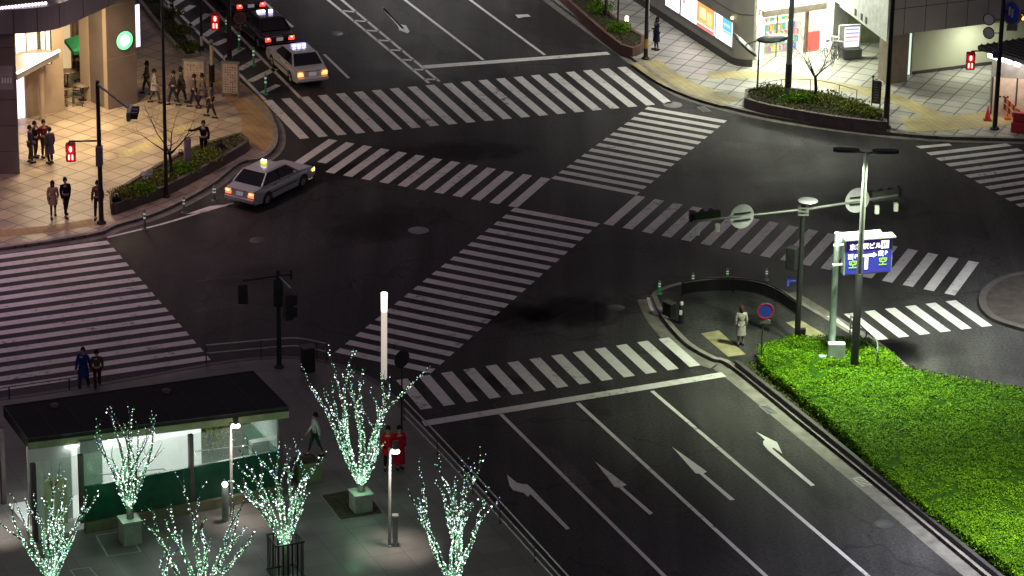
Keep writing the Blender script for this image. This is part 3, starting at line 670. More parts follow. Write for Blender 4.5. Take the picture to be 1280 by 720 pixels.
for row_, (off_, zt) in enumerate(((-.55, 1.35), (-1.5, 1.6), (-2.9, 2.2))):
    x = MB(); a_ = rectP(Sa, Sb, 958, 1006, 0, 1, off_, 40); n_ = 26 if row_ else 20
    for lev in range(4 if row_ < 2 else 5):
        for i in range(n_):
            p = lerp(a_[0], a_[1], (i + .1) / n_); q_ = lerp(a_[0], a_[1], (i + .9) / n_); z_ = Z + .1 + lev * .36; h_ = random.uniform(.18, .32)
            x.slab([p + Vector((0, 0, z_)), q_ + Vector((0, 0, z_)), q_ + Vector((0, 0, z_ + h_)), p + Vector((0, 0, z_ + h_))], .2, random.randrange(len(gm)))
    sh = into(st, x, 'shelf_goods', gm)
    x = MB()
    for lev in range(5): x.slab([p + Vector((0, 0, Z + .05 + lev * .36)) for p in (a_[0], a_[1])] + [p + Vector((0, 0, Z + .09 + lev * .36)) for p in (a_[1], a_[0])], .35)
    into(st, x, 'shelf', M['white'], sh, split=True)
x = MB(); r_ = rectP(Sa, Sb, 1006, 1024, .2, 1.15, .02, 50); x.slab(r_, .1); into(st, x, 'red_poster', em('poster_red', (.9, .12, .08), .6, (.6, .1, .1)))
x = MB(); r_ = rectP(Sa, Sb, 1006, 1009.5, .1, 2.3, .03, 50); x.slab(r_, .1); into(st, x, 'door_frame', mat('door_brown', (.2, .09, .06), .5))
x = MB(); x.slab(rectP(Sa, Sb, 1010, 1024, 1.2, 2.25, -.3, 50), .03); into(st, x, 'warm_panel', em('panel_warm', (1, .8, .5), 1.1))
x = MB()
for c_ in (953, 970, 988, 1006): x.slab(rectP(Sa, Sb, c_, c_ + 1, 0, 2.3, .04, 50), .05)
into(st, x, 'mullion', M['grey'], split=True)
x = MB(); x.slab(rectP(Sa, Sb, 954, 1006, .1, 2.3, 0, 50), .015); into(st, x, 'shop_glass', glassm('shop_glass', alpha=.1))
# entrance recess and grey block
blk = thing('grey_block_building', 'large grey panelled building with low overhang and pale green lit wall below', 'building', G(1180, 100))
Ra, Rb = G(1041, 64), G(1110, 60)
x = MB(); x.slab(rectP(Ra, Rb, 1041, 1112, 0, 7, -.6, 50), .3); into(blk, x, 'recess_wall', mat('recess_olive', (.22, .25, .15), .6))
x = MB(); a_ = G(1040, 66); x.prism([a_.xy, (a_ + Vector((1.0, 1.3, 0))).xy, (a_ + Vector((.9, 2.2, 0))).xy, (a_ + Vector((-.4, 1.2, 0))).xy], 0, 7); into(blk, x, 'recess_pier', mat('pier_grey', (.45, .47, .45), .5))
x = MB(); cp = [G(1050, 8, 3.0), G(1108, 52, 3.0), G(1112, 28, 3.0), G(1075, -10, 3.0)]
x.prism([p.xy for p in cp], 2.98, 6.5); cnp = into(blk, x, 'entrance_canopy', mat('canopy_pale', (.6, .64, .62), .4))
x = MB(); e0, e1 = cp[0], cp[1]; dd = (e1 - e0).normalized(); nrm = Vector((dd.y, -dd.x, 0)); nrm = nrm if nrm.y < 0 else -nrm
for t, tt in ((.32, 'T'), (.45, 'O'), (.55, 'P')):
    p = lerp(e0, e1, t) + nrm * .02; x.slab([p + Vector((0, 0, .12)), p + dd * .22 + Vector((0, 0, .12)), p + dd * .22 + Vector((0, 0, .45)), p + Vector((0, 0, .45))], .02)
into(blk, x, 'canopy_mark', M['black'], cnp, split=True)
Ka, Kb = G(1108, 110), G(1280, 88)
ZB = 2.62
kn = Vector((Kb.y - Ka.y, -(Kb.x - Ka.x), 0)).normalized(); kn = -kn if kn.y > 0 else kn; kd = (Kb - Ka).normalized()
x = MB(); k0 = Ka + kd * .15; k1 = Kb + kd * 10
x.prism([k0.xy, k1.xy, (k1 - kn * 9).xy, (k0 - kn * 9).xy], ZB, 9)
for i in range(0, 24):
    p = k0 + kd * (i * 1.15 + .6) + kn * .004; x.slab([p + Vector((0, 0, ZB)), p + kd * .03 + Vector((0, 0, ZB)), p + kd * .03 + Vector((0, 0, 9)), p + Vector((0, 0, 9))], .003, 1)
for zz in (3.9,): x.slab([k0 + kn * .005 + Vector((0, 0, zz)), k1 + kn * .005 + Vector((0, 0, zz)), k1 + kn * .005 + Vector((0, 0, zz + .03)), k0 + kn * .005 + Vector((0, 0, zz + .03))], .003, 1)
into(blk, x, 'upper_volume', [mat('panel_grey', (.26, .245, .25), .5, var=.08, scale=.7), M['black']])
x = MB(); c0, c1 = PL(1111, 100, Ka, Kb), PL(1135, 100, Ka, Kb); c0.z = c1.z = 0
x.prism([(c0 - kn * .1).xy, (c1 - kn * .1).xy, (c1 - kn * 1.1).xy, (c0 - kn * 1.1).xy], 0, ZB); into(blk, x, 'front_column', mat('column_brown', (.2, .16, .12), .5))
lw = mat('wall_palegreen', (.46, .49, .33), .55, var=.06, scale=.8)
x = MB(); x.slab(rectP(Ka, Kb, 1153, 1300, 0, ZB, -1.0, 90), .2); into(blk, x, 'lower_wall', lw)
x = MB(); x.slab(rectP(Ka, Kb, 1153, 1300, 0, .3, -.97, 90), .04); into(blk, x, 'plinth', dk)
x = MB(); x.slab(rectP(Ka, Kb, 1135, 1152, 0, ZB, -1.05, 90), .05); dr = into(blk, x, 'door', em('door_cool', (.75, .95, .8), 1.0, (.4, .4, .4)))
x = MB(); x.slab(rectP(Ka, Kb, 1139, 1144, .6, ZB - .05, -1.03, 90), .02); into(blk, x, 'blue_sign', em('sign_blue_lit', (.08, .12, .9), 1.0), dr)
x = MB()
for c_ in (1135, 1146.5, 1151): x.slab(rectP(Ka, Kb, c_, c_ + 1.2, 0, ZB, -1.0, 90), .06)
into(blk, x, 'door_frame', M['darkgrey'], dr, split=True)
# poster stand in the recess
pA = G(1051, 76); ps = thing('poster_stand', 'pale lit poster stand with blue and red printed rows before the shop recess', 'sign', (*pA.xy, Z), R(14))
h_ = HT(pA, 32) - Z
MB().box(-.15, .95, 0, .12, .05, h_).build('case', M['white'], ps); MB().box(.12, .88, -.02, -.001, .55, h_ - .1).build('lit_face', em('stand_white', (.9, .93, 1), 1.3), ps)
for i, c in enumerate(((.2, .3, .9), (.3, .35, .9), (.9, .2, .2), (.9, .5, .5))): MB().box(.16, .84, -.035, -.021, h_ - .25 - i * .2, h_ - .17 - i * .2).build('print_row', em('row_%d' % i, c, .9), ps)
MB().box(.05, .95, -.35, -.05, 0, .5).build('leaflet_rack', M['darkgrey'], ps)
# bicycles / white clutter left of stand
bk = G(1034, 72)
def bicycle(g_, rz, lab, m, grp=None):
    t = thing('bicycle', lab, 'bicycle', (*g_.xy, Z), R(rz), grp)
    for sx in (-.52, .52):
        w_ = MB(); n = 18
        for i in range(n):
            a_, b_ = 2 * math.pi * i / n, 2 * math.pi * (i + 1) / n
            w_.tube((sx + math.cos(a_) * .32, 0, .33 + math.sin(a_) * .32), (sx + math.cos(b_) * .32, 0, .33 + math.sin(b_) * .32), .018, n=5)
        for i in range(6): a_ = math.pi * i / 6; w_.tube((sx - math.cos(a_) * .32, 0, .33 - math.sin(a_) * .32), (sx + math.cos(a_) * .32, 0, .33 + math.sin(a_) * .32), .004, n=3)
        w_.build('wheel', M['black'], t)
    f = MB(); f.path([(-.52, 0, .33), (-.1, 0, .3), (.38, 0, .78), (-.2, 0, .8), (-.1, 0, .3)], .018); f.path([(-.52, 0, .33), (-.2, 0, .8), (-.22, 0, .92)], .014); f.path([(.52, 0, .33), (.38, 0, .78), (.36, 0, 1.0)], .018); f.build('frame', m, t)
    MB().tube((.36, -.25, 1.0), (.36, .25, 1.0), .014).build('handlebar', M['steel'], t); MB().cbox((-.23, 0, .95), (.24, .13, .06)).build('saddle', M['black'], t, bevel=.02)
    MB().box(.45, .72, -.16, .16, .72, .95).build('basket', M['grey'], t)
bicycle(G(1036, 76), 60, 'white bicycle parked by the shop side panel', M['white'], 'bicycles parked outside the shop'); bicycle(G(1044, 82), 70, 'dark bicycle parked left of the poster stand', M['darkgrey'], 'bicycles parked outside the shop')
# kiosk with dark roof on the right
kk = thing('kiosk', 'kiosk with dark ribbed flat roof and bright strip light under its eave', 'kiosk', G(1262, 128))
o4 = [G(1222, 62, 2.75), G(1290, 84, 2.75), G(1390, 66, 2.75), G(1330, 44, 2.75)]
x = MB(); x.prism([p.xy for p in o4], 2.75, 2.95); rf = into(kk, x, 'roof', mat('roof_black', (.03, .028, .034), .5))
x = MB()
for i in range(14):
    a_, b_ = lerp(o4[0], o4[3], (i + .5) / 14), lerp(o4[1], o4[2], (i + .5) / 14); x.tube((*a_.xy, 2.97), (*b_.xy, 2.97), .05, n=6)
into(kk, x, 'roof_rib', M['darkgrey'], rf, split=True)
ctr = sum((p for p in o4), Vector()) / 4
inn = [lerp(p, ctr, .22) for p in o4]
x = MB(); x.prism([p.xy for p in inn], 0, 2.75); into(kk, x, 'body', mat('kiosk_white', (.5, .47, .42), .5))
x = MB(); f0 = lerp(o4[0], o4[1], .22) ; f1 = lerp(o4[0], o4[1], .62); x.tube((f0.x, f0.y + .15, 2.62), (f1.x, f1.y + .15, 2.62), .11, n=8); f0 = lerp(o4[0], o4[1], .7); f1 = lerp(o4[0], o4[1], .78); x.tube((f0.x, f0.y + .15, 2.62), (f1.x, f1.y + .15, 2.62), .11, n=8)
into(kk, x, 'strip_light', em('strip_white', (1, .97, 1), 7), split=True)
# construction hoarding + barrier
ha, hb = G(1238, 146), G(1330, 152)
hd = thing('hoarding', 'cream painted hoarding panels around a kiosk behind the orange barrier', 'fence', ha)
x = MB(); ht_ = HT(ha, 97); x.slab([ha, hb, hb + Vector((0, 0, ht_)), ha + Vector((0, 0, ht_))], .06); into(hd, x, 'panel', mat('hoarding_cream', (.62, .5, .4), .6))
x = MB(); hh = ha + Vector((0, -.03, 0)); hv = hb + Vector((0, -.03, 0))
for t in (0, .33, .66, 1): p = lerp(hh, hv, t); x.tube(p, p + Vector((0, 0, ht_ + .05)), .04, n=6)
into(hd, x, 'post', M['darkgrey'], split=True)
x = MB()
for i in range(3): p = lerp(hh, hv, .1 + .05 * i) + Vector((0, 0, 1.0)); x.slab([p, p + Vector((.1, 0, 0)), p + Vector((.1, 0, .07)), p + Vector((0, 0, .07))], .01)
into(hd, x, 'notice', M['black'], split=True)
ba, bb = G(1246, 140), G(1272, 165)
br = thing('safety_barrier', 'orange and black striped safety barrier on the pavement by the hoarding', 'barrier', ba)
x = MB(); v = (bb - ba); L_ = v.length; v.normalize()
orr = mat('barrier_orange', (.75, .13, .03), .5)
nb = 10
for lv in (.45, .8):
    for i in range(nb):
        p, q_ = ba + v * (L_ * i / nb), ba + v * (L_ * (i + 1) / nb); x.slab([p + Vector((0, 0, lv)), q_ + Vector((0, 0, lv)), q_ + Vector((0, 0, lv + .25)), p + Vector((0, 0, lv + .25))], .04, i % 2)
into(br, x, 'board', [orr, M['black']])
x = MB()
for t in (.05, .5, .95): x = MB(); p = ba + v * L_ * t; x.tube(p + Vector((0, 0, Z)), p + Vector((0, 0, 1.1)), .03, n=6); x.cbox((p.x, p.y, Z + .05), (.3, .3, .1)); into(br, x, 'leg', orr)
def cone(g_, lab):
    t = thing('traffic_cone', lab, 'traffic cone', (*g_.xy, Z))
    MB().lathe([(.16, .03), (.03, .68), (.001, .7)], 14).build('cone', M['red'], t); MB().cbox((0, 0, .015), (.38, .38, .03)).build('base', M['black'], t)
    MB().lathe([(.118, .22), (.085, .38)], 14).build('band', M['white'], t)
cone(G(1234, 154), 'red traffic cone beside the tall signal pole on the right')
rb = G(1272, 168)
t = thing('water_barrier', 'bulky red plastic barrier at the right edge of the pavement', 'barrier', (*rb.xy, Z), R(-20))
MB().prism([(-.3, -.25), (1.3, -.25), (1.3, .25), (-.3, .25)], 0, .5).build('lower_body', M['red'], t, bevel=.06); MB().prism([(-.25, -.14), (1.25, -.14), (1.25, .14), (-.25, .14)], .5, .95).build('upper_body', M['red'], t, bevel=.05)

# --- subway entrance pavilion, bottom left
pv = thing('glass_pavilion', 'glass walled station entrance pavilion with flat black roof and dark green base', 'pavilion', G(200, 655))
fA, fB = G(42, 682), G(352, 622)
pd = (fB - fA).normalized(); pn = Vector((-pd.y, pd.x, 0)); LW = (fB - fA).length; DP = 3.3
zr = HT(G(200, 652), 552)
def pp(u, v, z): return fA + pd * u + pn * v + Vector((0, 0, z))
x = MB(); x.prism([p.xy for p in (pp(1.9, 0, 0), pp(LW, 0, 0), pp(LW, .12, 0), pp(1.9, .12, 0))], 0, 1.85); x2 = x
x.prism([p.xy for p in (pp(LW - .12, .13, 0), pp(LW, .13, 0), pp(LW, DP, 0), pp(LW - .12, DP, 0))], 0, 1.85)
into(pv, x, 'green_base', mat('green_glass', (.01, .075, .04), .25))
x = MB(); x.prism([p.xy for p in (pp(1.9, -.18, 0), pp(LW, -.18, 0), pp(LW, -.003, 0), pp(1.9, -.003, 0))], 0, .5); into(pv, x, 'stone_ledge', mat('ledge_olive', (.12, .12, .07), .7))
ov = .55
rp = [G(35, 562, zr + .0), G(361, 522, zr + .0)]
rd = (rp[1] - rp[0]).normalized(); rn = Vector((-rd.y, rd.x, 0))
bl = G(4, 508, zr + .4); br_ = G(316, 464, zr + .4)
rf4 = [rp[0], rp[1], Vector((br_.x, br_.y, 0)), Vector((bl.x, bl.y, 0))]
x = MB(); x.prism([p.xy for p in rf4], zr + .01, zr + .4)
for i in range(1, 9):
    a_, b_ = lerp(rf4[0], rf4[1], i / 9), lerp(rf4[3], rf4[2], i / 9); x.tube((*lerp(a_, b_, .02).xy, zr + .405), (*lerp(a_, b_, .98).xy, zr + .405), .014, n=4, mi=1)
rr = into(pv, x, 'roof', [mat('pavilion_roof', (.006, .009, .007), .8, var=.5, scale=.7), mat('roof_seam', (.03, .032, .03), .6)])
for u_, v_ in ((.18, .8), (.62, .78)):
    c_ = lerp(lerp(rf4[0], rf4[1], u_), lerp(rf4[3], rf4[2], u_), v_); x = MB(); x.lathe([(.16, 0), (.16, .08), (.1, .1), (.001, .1)], 14, (c_.x, c_.y, zr + .4)); into(pv, x, 'roof_drain', M['darkgrey'], rr)
x = MB()
for i in range(4):
    a_, b_ = rf4[i], rf4[(i + 1) % 4]; x.tube((*a_.xy, zr + .41), (*b_.xy, zr + .41), .025, n=4)
into(pv, x, 'roof_edge', mat('edge_green', (.03, .035, .03), .5), rr)
x = MB(); nrm = Vector((rd.y, -rd.x, 0)); x.slab([rp[0] + nrm * .02 + Vector((0, 0, 0)), rp[1] + nrm * .02, rp[1] + nrm * .02 + Vector((0, 0, .26)), rp[0] + nrm * .02 + Vector((0, 0, .26))], .015)
into(pv, x, 'fascia', mat('fascia_olive', (.24, .27, .14), .5), rr)
x = MB(); cs_ = [Vector((p.x, p.y, 0)) for p in rf4]; c_ = sum(cs_, Vector()) / 4; ic = [lerp(p, c_, .08) for p in cs_]
x.prism([p.xy for p in ic], zr - .06, zr); into(pv, x, 'ceiling', mat('ceiling_white', (.8, .82, .78), .5), rr)
x = MB()
for i in range(5):
    for j in range(2):
        u = LW * (.24 + .165 * i); p = pp(u, 1.0 + 1.3 * j, 0); x.prism([(p + pd * a_ + pn * b_).xy for a_, b_ in ((-.6, -.06), (.6, -.06), (.6, .06), (-.6, .06))], zr - .1, zr - .065)
into(pv, x, 'ceiling_light', em('tube_light', (.93, 1, .95), 7), rr, split=True)
x = MB()
for u in (.02, 1.75, 5.85, LW - .1):
    x.prism([p.xy for p in (pp(u, -.02, 0), pp(u + .16, -.02, 0), pp(u + .16, .14, 0), pp(u, .14, 0))], .5 if u > 1 else 0, zr)
for u, v in ((.02, DP), (LW - .12, DP), (LW * .5, DP)): x.prism([p.xy for p in (pp(u, v, 0), pp(u + .16, v, 0), pp(u + .16, v + .16, 0), pp(u, v + .16, 0))], 0, zr)
into(pv, x, 'column', mat('mullion_dark', (.07, .05, .055), .5), split=True)
gls = glassm('pavilion_glass', (.8, .95, .85), .16)
for u0, u1 in ((1.95, 5.82), (6.05, LW - .12)):
    x = MB(); x.slab([pp(u0, .05, 1.87), pp(u1, .05, 1.87), pp(u1, .05, zr), pp(u0, .05, zr)], .02); into(pv, x, 'glass_pane', gls)
x = MB(); x.slab([pp(LW - .05, .2, 1.87), pp(LW - .05, DP, 1.87), pp(LW - .05, DP, zr), pp(LW - .05, .2, zr)], .02); into(pv, x, 'glass_pane', gls)
x = MB(); x.slab([pp(.2, .04, 0), pp(1.7, .04, 0), pp(1.7, .04, zr), pp(.2, .04, zr)], .02); dd_ = into(pv, x, 'glass_door', gls)
x = MB(); x.slab([pp(.2, .02, 0), pp(.45, .02, 0), pp(.45, .02, zr), pp(.2, .02, zr)], .03); x.slab([pp(.8, .02, 0), pp(.84, .02, 0), pp(.84, .02, zr), pp(.8, .02, zr)], .03); into(pv, x, 'door_frame', M['white'], dd_, split=True)
iw = mat('interior_white', (.66, .67, .66), .5, var=.04)
x = MB(); x.slab([pp(2.4, 2.9, 0), pp(LW - 1.9, 2.9, 0), pp(LW - 1.9, 2.9, 3.3), pp(2.4, 2.9, 3.3)], .15); x.prism([p.xy for p in (pp(.2, .2, 0), pp(LW - .2, .2, 0), pp(LW - .2, DP - .1, 0), pp(.2, DP - .1, 0))], Z, Z + .03)
into(pv, x, 'inner_wall', iw, split=True)
x = MB(); x.slab([pp(2.1, .8, Z), pp(2.9, .8, Z), pp(2.9, .8, 3.2), pp(2.1, .8, 3.2)], .3); into(pv, x, 'lift_shaft', mat('lift_grey', (.3, .3, .3), .5))
x = MB(); x.slab([pp(.3, 1.2, .1), pp(1.9, 1.2, .1), pp(1.9, 1.2, 3.2), pp(.3, 1.2, 3.2)], .08); into(pv, x, 'door_screen', iw)
x = MB(); x.slab([pp(.4, .9, .1), pp(1.6, .9, .1), pp(1.6, .9, 1.9), pp(.4, .9, 1.9)], .06); into(pv, x, 'yellow_panel', mat('yellow_panel', (.5, .5, .12), .5))
x = MB(); x.path([pp(2.5, .7, 1.9), pp(5.2, .9, 1.55), pp(5.6, 1.0, 1.2)], .025); x.path([pp(6.3, .7, 2.1), pp(9.0, .9, 1.8)], .02)
into(pv, x, 'inner_rail', M['grey'], split=True)
x = MB(); x.slab([pp(8.6, .9, Z), pp(9.7, .9, Z), pp(9.7, .9, 1.9), pp(8.6, .9, 1.9)], .3); into(pv, x, 'ticket_cabinet', M['grey'])

# ------------------------------------------------------------------ vegetation
def leaves(name, pts, size, m, parent, flat=.5):
    vs = []; fs = []
    for p in pts:
        n = Vector((random.gauss(0, 1), random.gauss(0, 1), random.gauss(0, 1) + flat * 2)).normalized(); u = n.orthogonal().normalized(); w_ = n.cross(u)
        a_ = random.uniform(0, 6.28); u2 = u * math.cos(a_) + w_ * math.sin(a_); w2 = n.cross(u2); s_ = size * random.uniform(.6, 1.4); k = len(vs)
        p = Vector(p); vs += [tuple(p - u2 * s_), tuple(p + w2 * s_ * .55), tuple(p + u2 * s_), tuple(p - w2 * s_ * .55)]; fs.append((k, k + 1, k + 2, k + 3))
    b_ = MB(); b_.v = vs; b_.f = fs; b_.m = [0] * len(fs); b_.sm = [False] * len(fs)
    return b_.build(name, m, parent)
def inpoly(x, y, P):
    c = False; j = len(P) - 1
    for i in range(len(P)):
        if (P[i][1] > y) != (P[j][1] > y) and x < (P[j][0] - P[i][0]) * (y - P[i][1]) / (P[j][1] - P[i][1]) + P[i][0]: c = not c
        j = i
    return c
from mathutils import noise as MN
HH = .62
hp_px = [(950, 449), (950, 468), (972, 486), (1000, 508), (1048, 552), (1085, 589), (1137, 635), (1187, 672), (1243, 714), (1320, 775), (1420, 880), (1560, 560), (1420, 532), (1280, 503), (1180, 487), (1128, 474), (1104, 452), (1086, 441), (1030, 438), (990, 437)]
hp = [G(*p).xy for p in hp_px]
hcen = sum((Vector((p.x, p.y)) for p in hp), Vector((0, 0))) / len(hp)
def inset(P, d):
    o = []; n = len(P)
    a = sum(P[i][0] * P[(i + 1) % n][1] - P[(i + 1) % n][0] * P[i][1] for i in range(n)); s_ = 1 if a > 0 else -1
    for i in range(n):
        e_ = (Vector(P[(i + 1) % n]) - Vector(P[i - 1])).normalized(); o.append(Vector(P[i]) + Vector((-e_.y, e_.x)) * d * s_)
    return o
hi_ = inset(hp, .12)
hedge = thing('hedge', 'broad clipped bright green hedge filling the road island', 'hedge', (0, 0, 0))
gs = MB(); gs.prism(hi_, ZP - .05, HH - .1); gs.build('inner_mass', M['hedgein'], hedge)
pts = []
xs = [p[0] for p in hp]; ys = [p[1] for p in hp]
vis = lambda x_, y_: PJ((x_, y_, .5))[0] < 1330 and PJ((x_, y_, .5))[1] < 770
for _ in range(420000):
    x_, y_ = random.uniform(min(xs), max(xs)), random.uniform(min(ys), max(ys))
    if not vis(x_, y_) or not inpoly(x_, y_, hp): continue
    h_ = HH + .10 * MN.noise(Vector((x_ * .55, y_ * .55, 0))) + .07 * MN.noise(Vector((x_ * 2.1, y_ * 2.1, 3)))
    # shallow clefts between clipped plants
    c_ = abs(MN.noise(Vector((x_ * .5 + 9, y_ * .5, 1)))); h_ -= max(0, .045 - c_) * 4.5
    pts.append((x_, y_, h_ - random.random() ** 1.6 * .17))
    if len(pts) > 150000: break
n = len(hp)
side = []
for i in range(n):
    a_, b_ = Vector(hp[i]), Vector(hp[(i + 1) % n]); L_ = (b_ - a_).length
    for k_ in range(int(L_ * 380)):
        q_ = lerp(a_, b_, random.random())
        if not vis(q_.x, q_.y): continue
        z_ = random.uniform(.14, HH + .03); bul = .08 * MN.noise(Vector((q_.x * 1.5, q_.y * 1.5, z_ * 2)))
        side.append((q_.x + random.gauss(0, .05) + bul, q_.y + random.gauss(0, .05) + bul, z_))
leaves('foliage', pts, .036, M['hedge'], hedge, 1.1); leaves('foliage', side, .045, M['hedge'], hedge, .3)
t = None
# mown verge between kerb wall and hedge
q = MB(); vg = [(922, 462), (1000, 526), (1100, 608), (1230, 714), (1310, 779), (1340, 775), (1260, 712), (1200, 665), (1140, 618), (1085, 572), (1030, 526), (975, 484), (950, 462), (940, 458)]
q.prism([G(*p).xy for p in vg], ZP, ZP + .05); tag(q.build('verge', M['soil']), kind='structure')
pg = []; vp_ = [G(*p).xy for p in vg]
xs = [p[0] for p in vp_]; ys = [p[1] for p in vp_]
for _ in range(60000):
    x_, y_ = random.uniform(min(xs), max(xs)), random.uniform(min(ys), max(ys))
    if inpoly(x_, y_, vp_) and MN.noise(Vector((x_ * .35, y_ * .35, 5))) > -.12: pg.append((x_, y_, .21 + random.random() * .05))
    if len(pg) > 9000: break
tag(leaves('grass', pg, .045, M['grass'], None, .1), kind='stuff')

def planter(name, lab, outer, inner, hgt, m, grp=None, plants=()):
    """raised stone bed: outer pixel path (front) and inner path (back)"""
    o_ = [G(*p) for p in smooth_pts(outer, 3)]; i_ = [G(*p) for p in smooth_pts(inner, 3)]
    loop = o_ + i_[::-1]; t = thing(name, lab, 'planter', loop[0], 0, grp)
    x = MB(); x.prism([p.xy for p in loop], 0, hgt - .06); into(t, x, 'soil', M['soil'])
    x = MB(); wallstrip(loop + [loop[0]], .18, 0, hgt, x); into(t, x, 'stone_wall', m)
    return t, [p.xy for p in loop]
pl1, P1 = planter('stone_planter', 'curved stone planter with shrubs at the plaza corner by the silver taxi', [(142, 272), (180, 258), (205, 249), (250, 226), (300, 198), (309, 190)], [(140, 262), (150, 252), (185, 230), (215, 213), (245, 199), (275, 189), (300, 182)], .62, mat('planter_dark', (.10, .08, .075), .75, bump=.3), 'stone planters')
pl2, P2 = planter('stone_planter', 'curved stone planter with a bare tree in front of the bright shop', [(932, 138), (965, 147), (1040, 160), (1106, 168)], [(933, 127), (960, 124), (1010, 128), (1060, 139), (1104, 154)], .62, M['brick'], 'stone planters')
pl3, P3 = planter('stone_planter', 'long stone planter running down the kerb past the yellow banded pole', [(660, -40), (705, 8), (778, 70), (803, 68)], [(700, -40), (735, 5), (770, 38), (803, 59)], .6, mat('planter_redbrown', (.16, .085, .07), .7, bump=.3), 'stone planters')
pl4, P4 = planter('stone_planter', 'low grass bed behind the notice board beside the hatched bay', [(150, -60), (196, 0), (228, 42), (247, 74)], [(120, -60), (170, 0), (205, 45), (232, 76)], .3, M['kerb'], 'stone planters')
def bush(g_, w_, h_, lab, n=900, m='shrub', grp='low shrubs in the planters', z0=.5):
    t = thing('shrub', lab, 'shrub', (*g_.xy, z0), random.uniform(0, 6), grp)
    b_ = MB()
    for k_ in range(7): a_ = random.uniform(0, 6.28); b_.tube((0, 0, 0), (math.cos(a_) * w_ * .6, math.sin(a_) * w_ * .6, h_ * .8), .012, .004, 4)
    b_.build('stem', M['bark'], t)
    ps_ = []
    for _ in range(n):
        v_ = Vector((random.gauss(0, 1), random.gauss(0, 1), random.gauss(0, 1))).normalized() * (random.random() ** .4)
        k_ = 1 + .3 * MN.noise(v_ * 2 + g_ * .7)
        ps_.append((v_.x * w_ * k_, v_.y * w_ * k_, max(.02, h_ * .5 + v_.z * h_ * .55 * k_)))
    leaves('foliage', ps_, .05, M[m], t, .3)
bush(pp(LW - .9, DP + 1.0, 0), 1.0, 2.6, 'tall yellow green shrub seen through the right end of the glass pavilion', 2600, grp=None, z0=Z)
bush(G(157, 262), .75, .5, 'bright yellow green shrub at the plaza end of the corner planter'); bush(G(178, 255), .7, .4, 'low dark shrub second from the plaza end of the corner planter', m='hedge')
bush(G(200, 240), .85, .45, 'low spreading shrub at the foot of the tall dark mast'); bush(G(228, 228), .8, .4, 'shrub between the bare tree and the yellow shrub in the corner planter', m='hedge'); bush(G(258, 214), .85, .55, 'rounded yellow green shrub below the person in black')
bush(G(965, 131), .75, .5, 'bright green shrub left of the grey lamp post in the shop planter'); bush(G(990, 139), .6, .35, 'low shrub between the grey lamp post and the bare tree', m='hedge')
bush(G(1035, 142), .95, .55, 'biggest bright shrub just right of the bare shop planter tree'); bush(G(1066, 151), .8, .5, 'bright green shrub near the right end of the shop planter'); bush(G(1010, 139), .6, .4, 'thin shrub at the foot of the bare shop planter tree', m='hedge'); bush(G(1086, 158), .55, .4, 'small shrub at the right tip of the shop planter')
bush(G(775, 52), .6, .5, 'spiky green shrub at the near end of the long planter', m='hedge'); bush(G(750, 28), .8, .6, 'leafy shrub behind the near posts of the long planter', m='hedge'); bush(G(722, 5), .9, .7, 'leafy shrub at the top edge of the long planter', m='hedge')
for i, (px_, py_) in enumerate(((240, 66), (226, 46), (212, 24), (198, 4))): bush(G(px_, py_), .8, .22, ['flat grassy clump right behind the notice board', 'flat grassy clump second from the notice board', 'flat grassy clump halfway up the kerb bed', 'flat grassy clump at the top of the kerb bed'][i], 700, 'grass', 'grass clumps in the kerb bed', .25)
gp_ = []
for P_ in (P1, P2, P3, P4):
    xs = [p[0] for p in P_]; ys = [p[1] for p in P_]
    for _ in range(3500):
        x_, y_ = random.uniform(min(xs), max(xs)), random.uniform(min(ys), max(ys))
        if inpoly(x_, y_, P_): gp_.append((x_, y_, (.28 if P_ is P4 else .6) + random.random() * .05))
tag(leaves('ground_cover', gp_, .05, M['grass'], None, .3), kind='stuff')

def branch(mb, p, d, r, L_, depth, tips, spread=.5, up=.1, n=5, curl=.25, split=2, shr=.72):
    seg = 4; pts_ = [p]
    for i in range(seg):
        d = (d + Vector((random.gauss(0, curl * .3), random.gauss(0, curl * .3), random.gauss(0, curl * .15) + up * .3))).normalized(); p = p + d * L_ / seg; pts_.append(p)
    rr_ = [r * (1 - .45 * i / seg) for i in range(seg + 1)]; mb.path(pts_, rr_, n); tips.append((pts_, depth, rr_))
    if depth <= 0: return
    for k_ in range(split + (random.random() < .4)):
        q_ = pts_[-1] if k_ < split else pts_[2]
        dd = (d + Vector((random.gauss(0, spread), random.gauss(0, spread), random.gauss(0, spread * .5) + up))).normalized()
        branch(mb, q_, dd, rr_[-1] * .8, L_ * random.uniform(shr - .12, shr + .1), depth - 1, tips, spread, up, max(3, n - 1), curl, split, shr)
def baretree(g_, z0, h_, lab, seed):
    random.seed(seed)
    t = thing('bare_tree', lab, 'tree', (*g_.xy, z0), 0, 'bare street trees')
    tr = MB(); tips = []; tr.path([(0, 0, 0), (.02, 0, h_ * .15), (-.03, .02, h_ * .3)], [.09, .075, .065], 8); tr.build('trunk', M['bark'], t)
    cr_ = MB()
    for k_ in range(6): a_ = k_ * 1.05 + random.random(); branch(cr_, Vector((-.03, .02, h_ * (.28 if k_ < 5 else .3))), Vector((math.cos(a_) * .85, math.sin(a_) * .85, .75)).normalized(), .04, h_ * .27, 4, tips, .5, .1)
    cr_.build('crown', M['bark'], t)
baretree(G(214, 238), .5, HT(G(214, 238), 128), 'bare young tree beside the tall dark mast in the corner planter', 3)
baretree(G(1018, 138), .5, HT(G(1018, 138), 38), 'bare young tree in the shop planter right of the grey lamp post', 5)
random.seed(11)
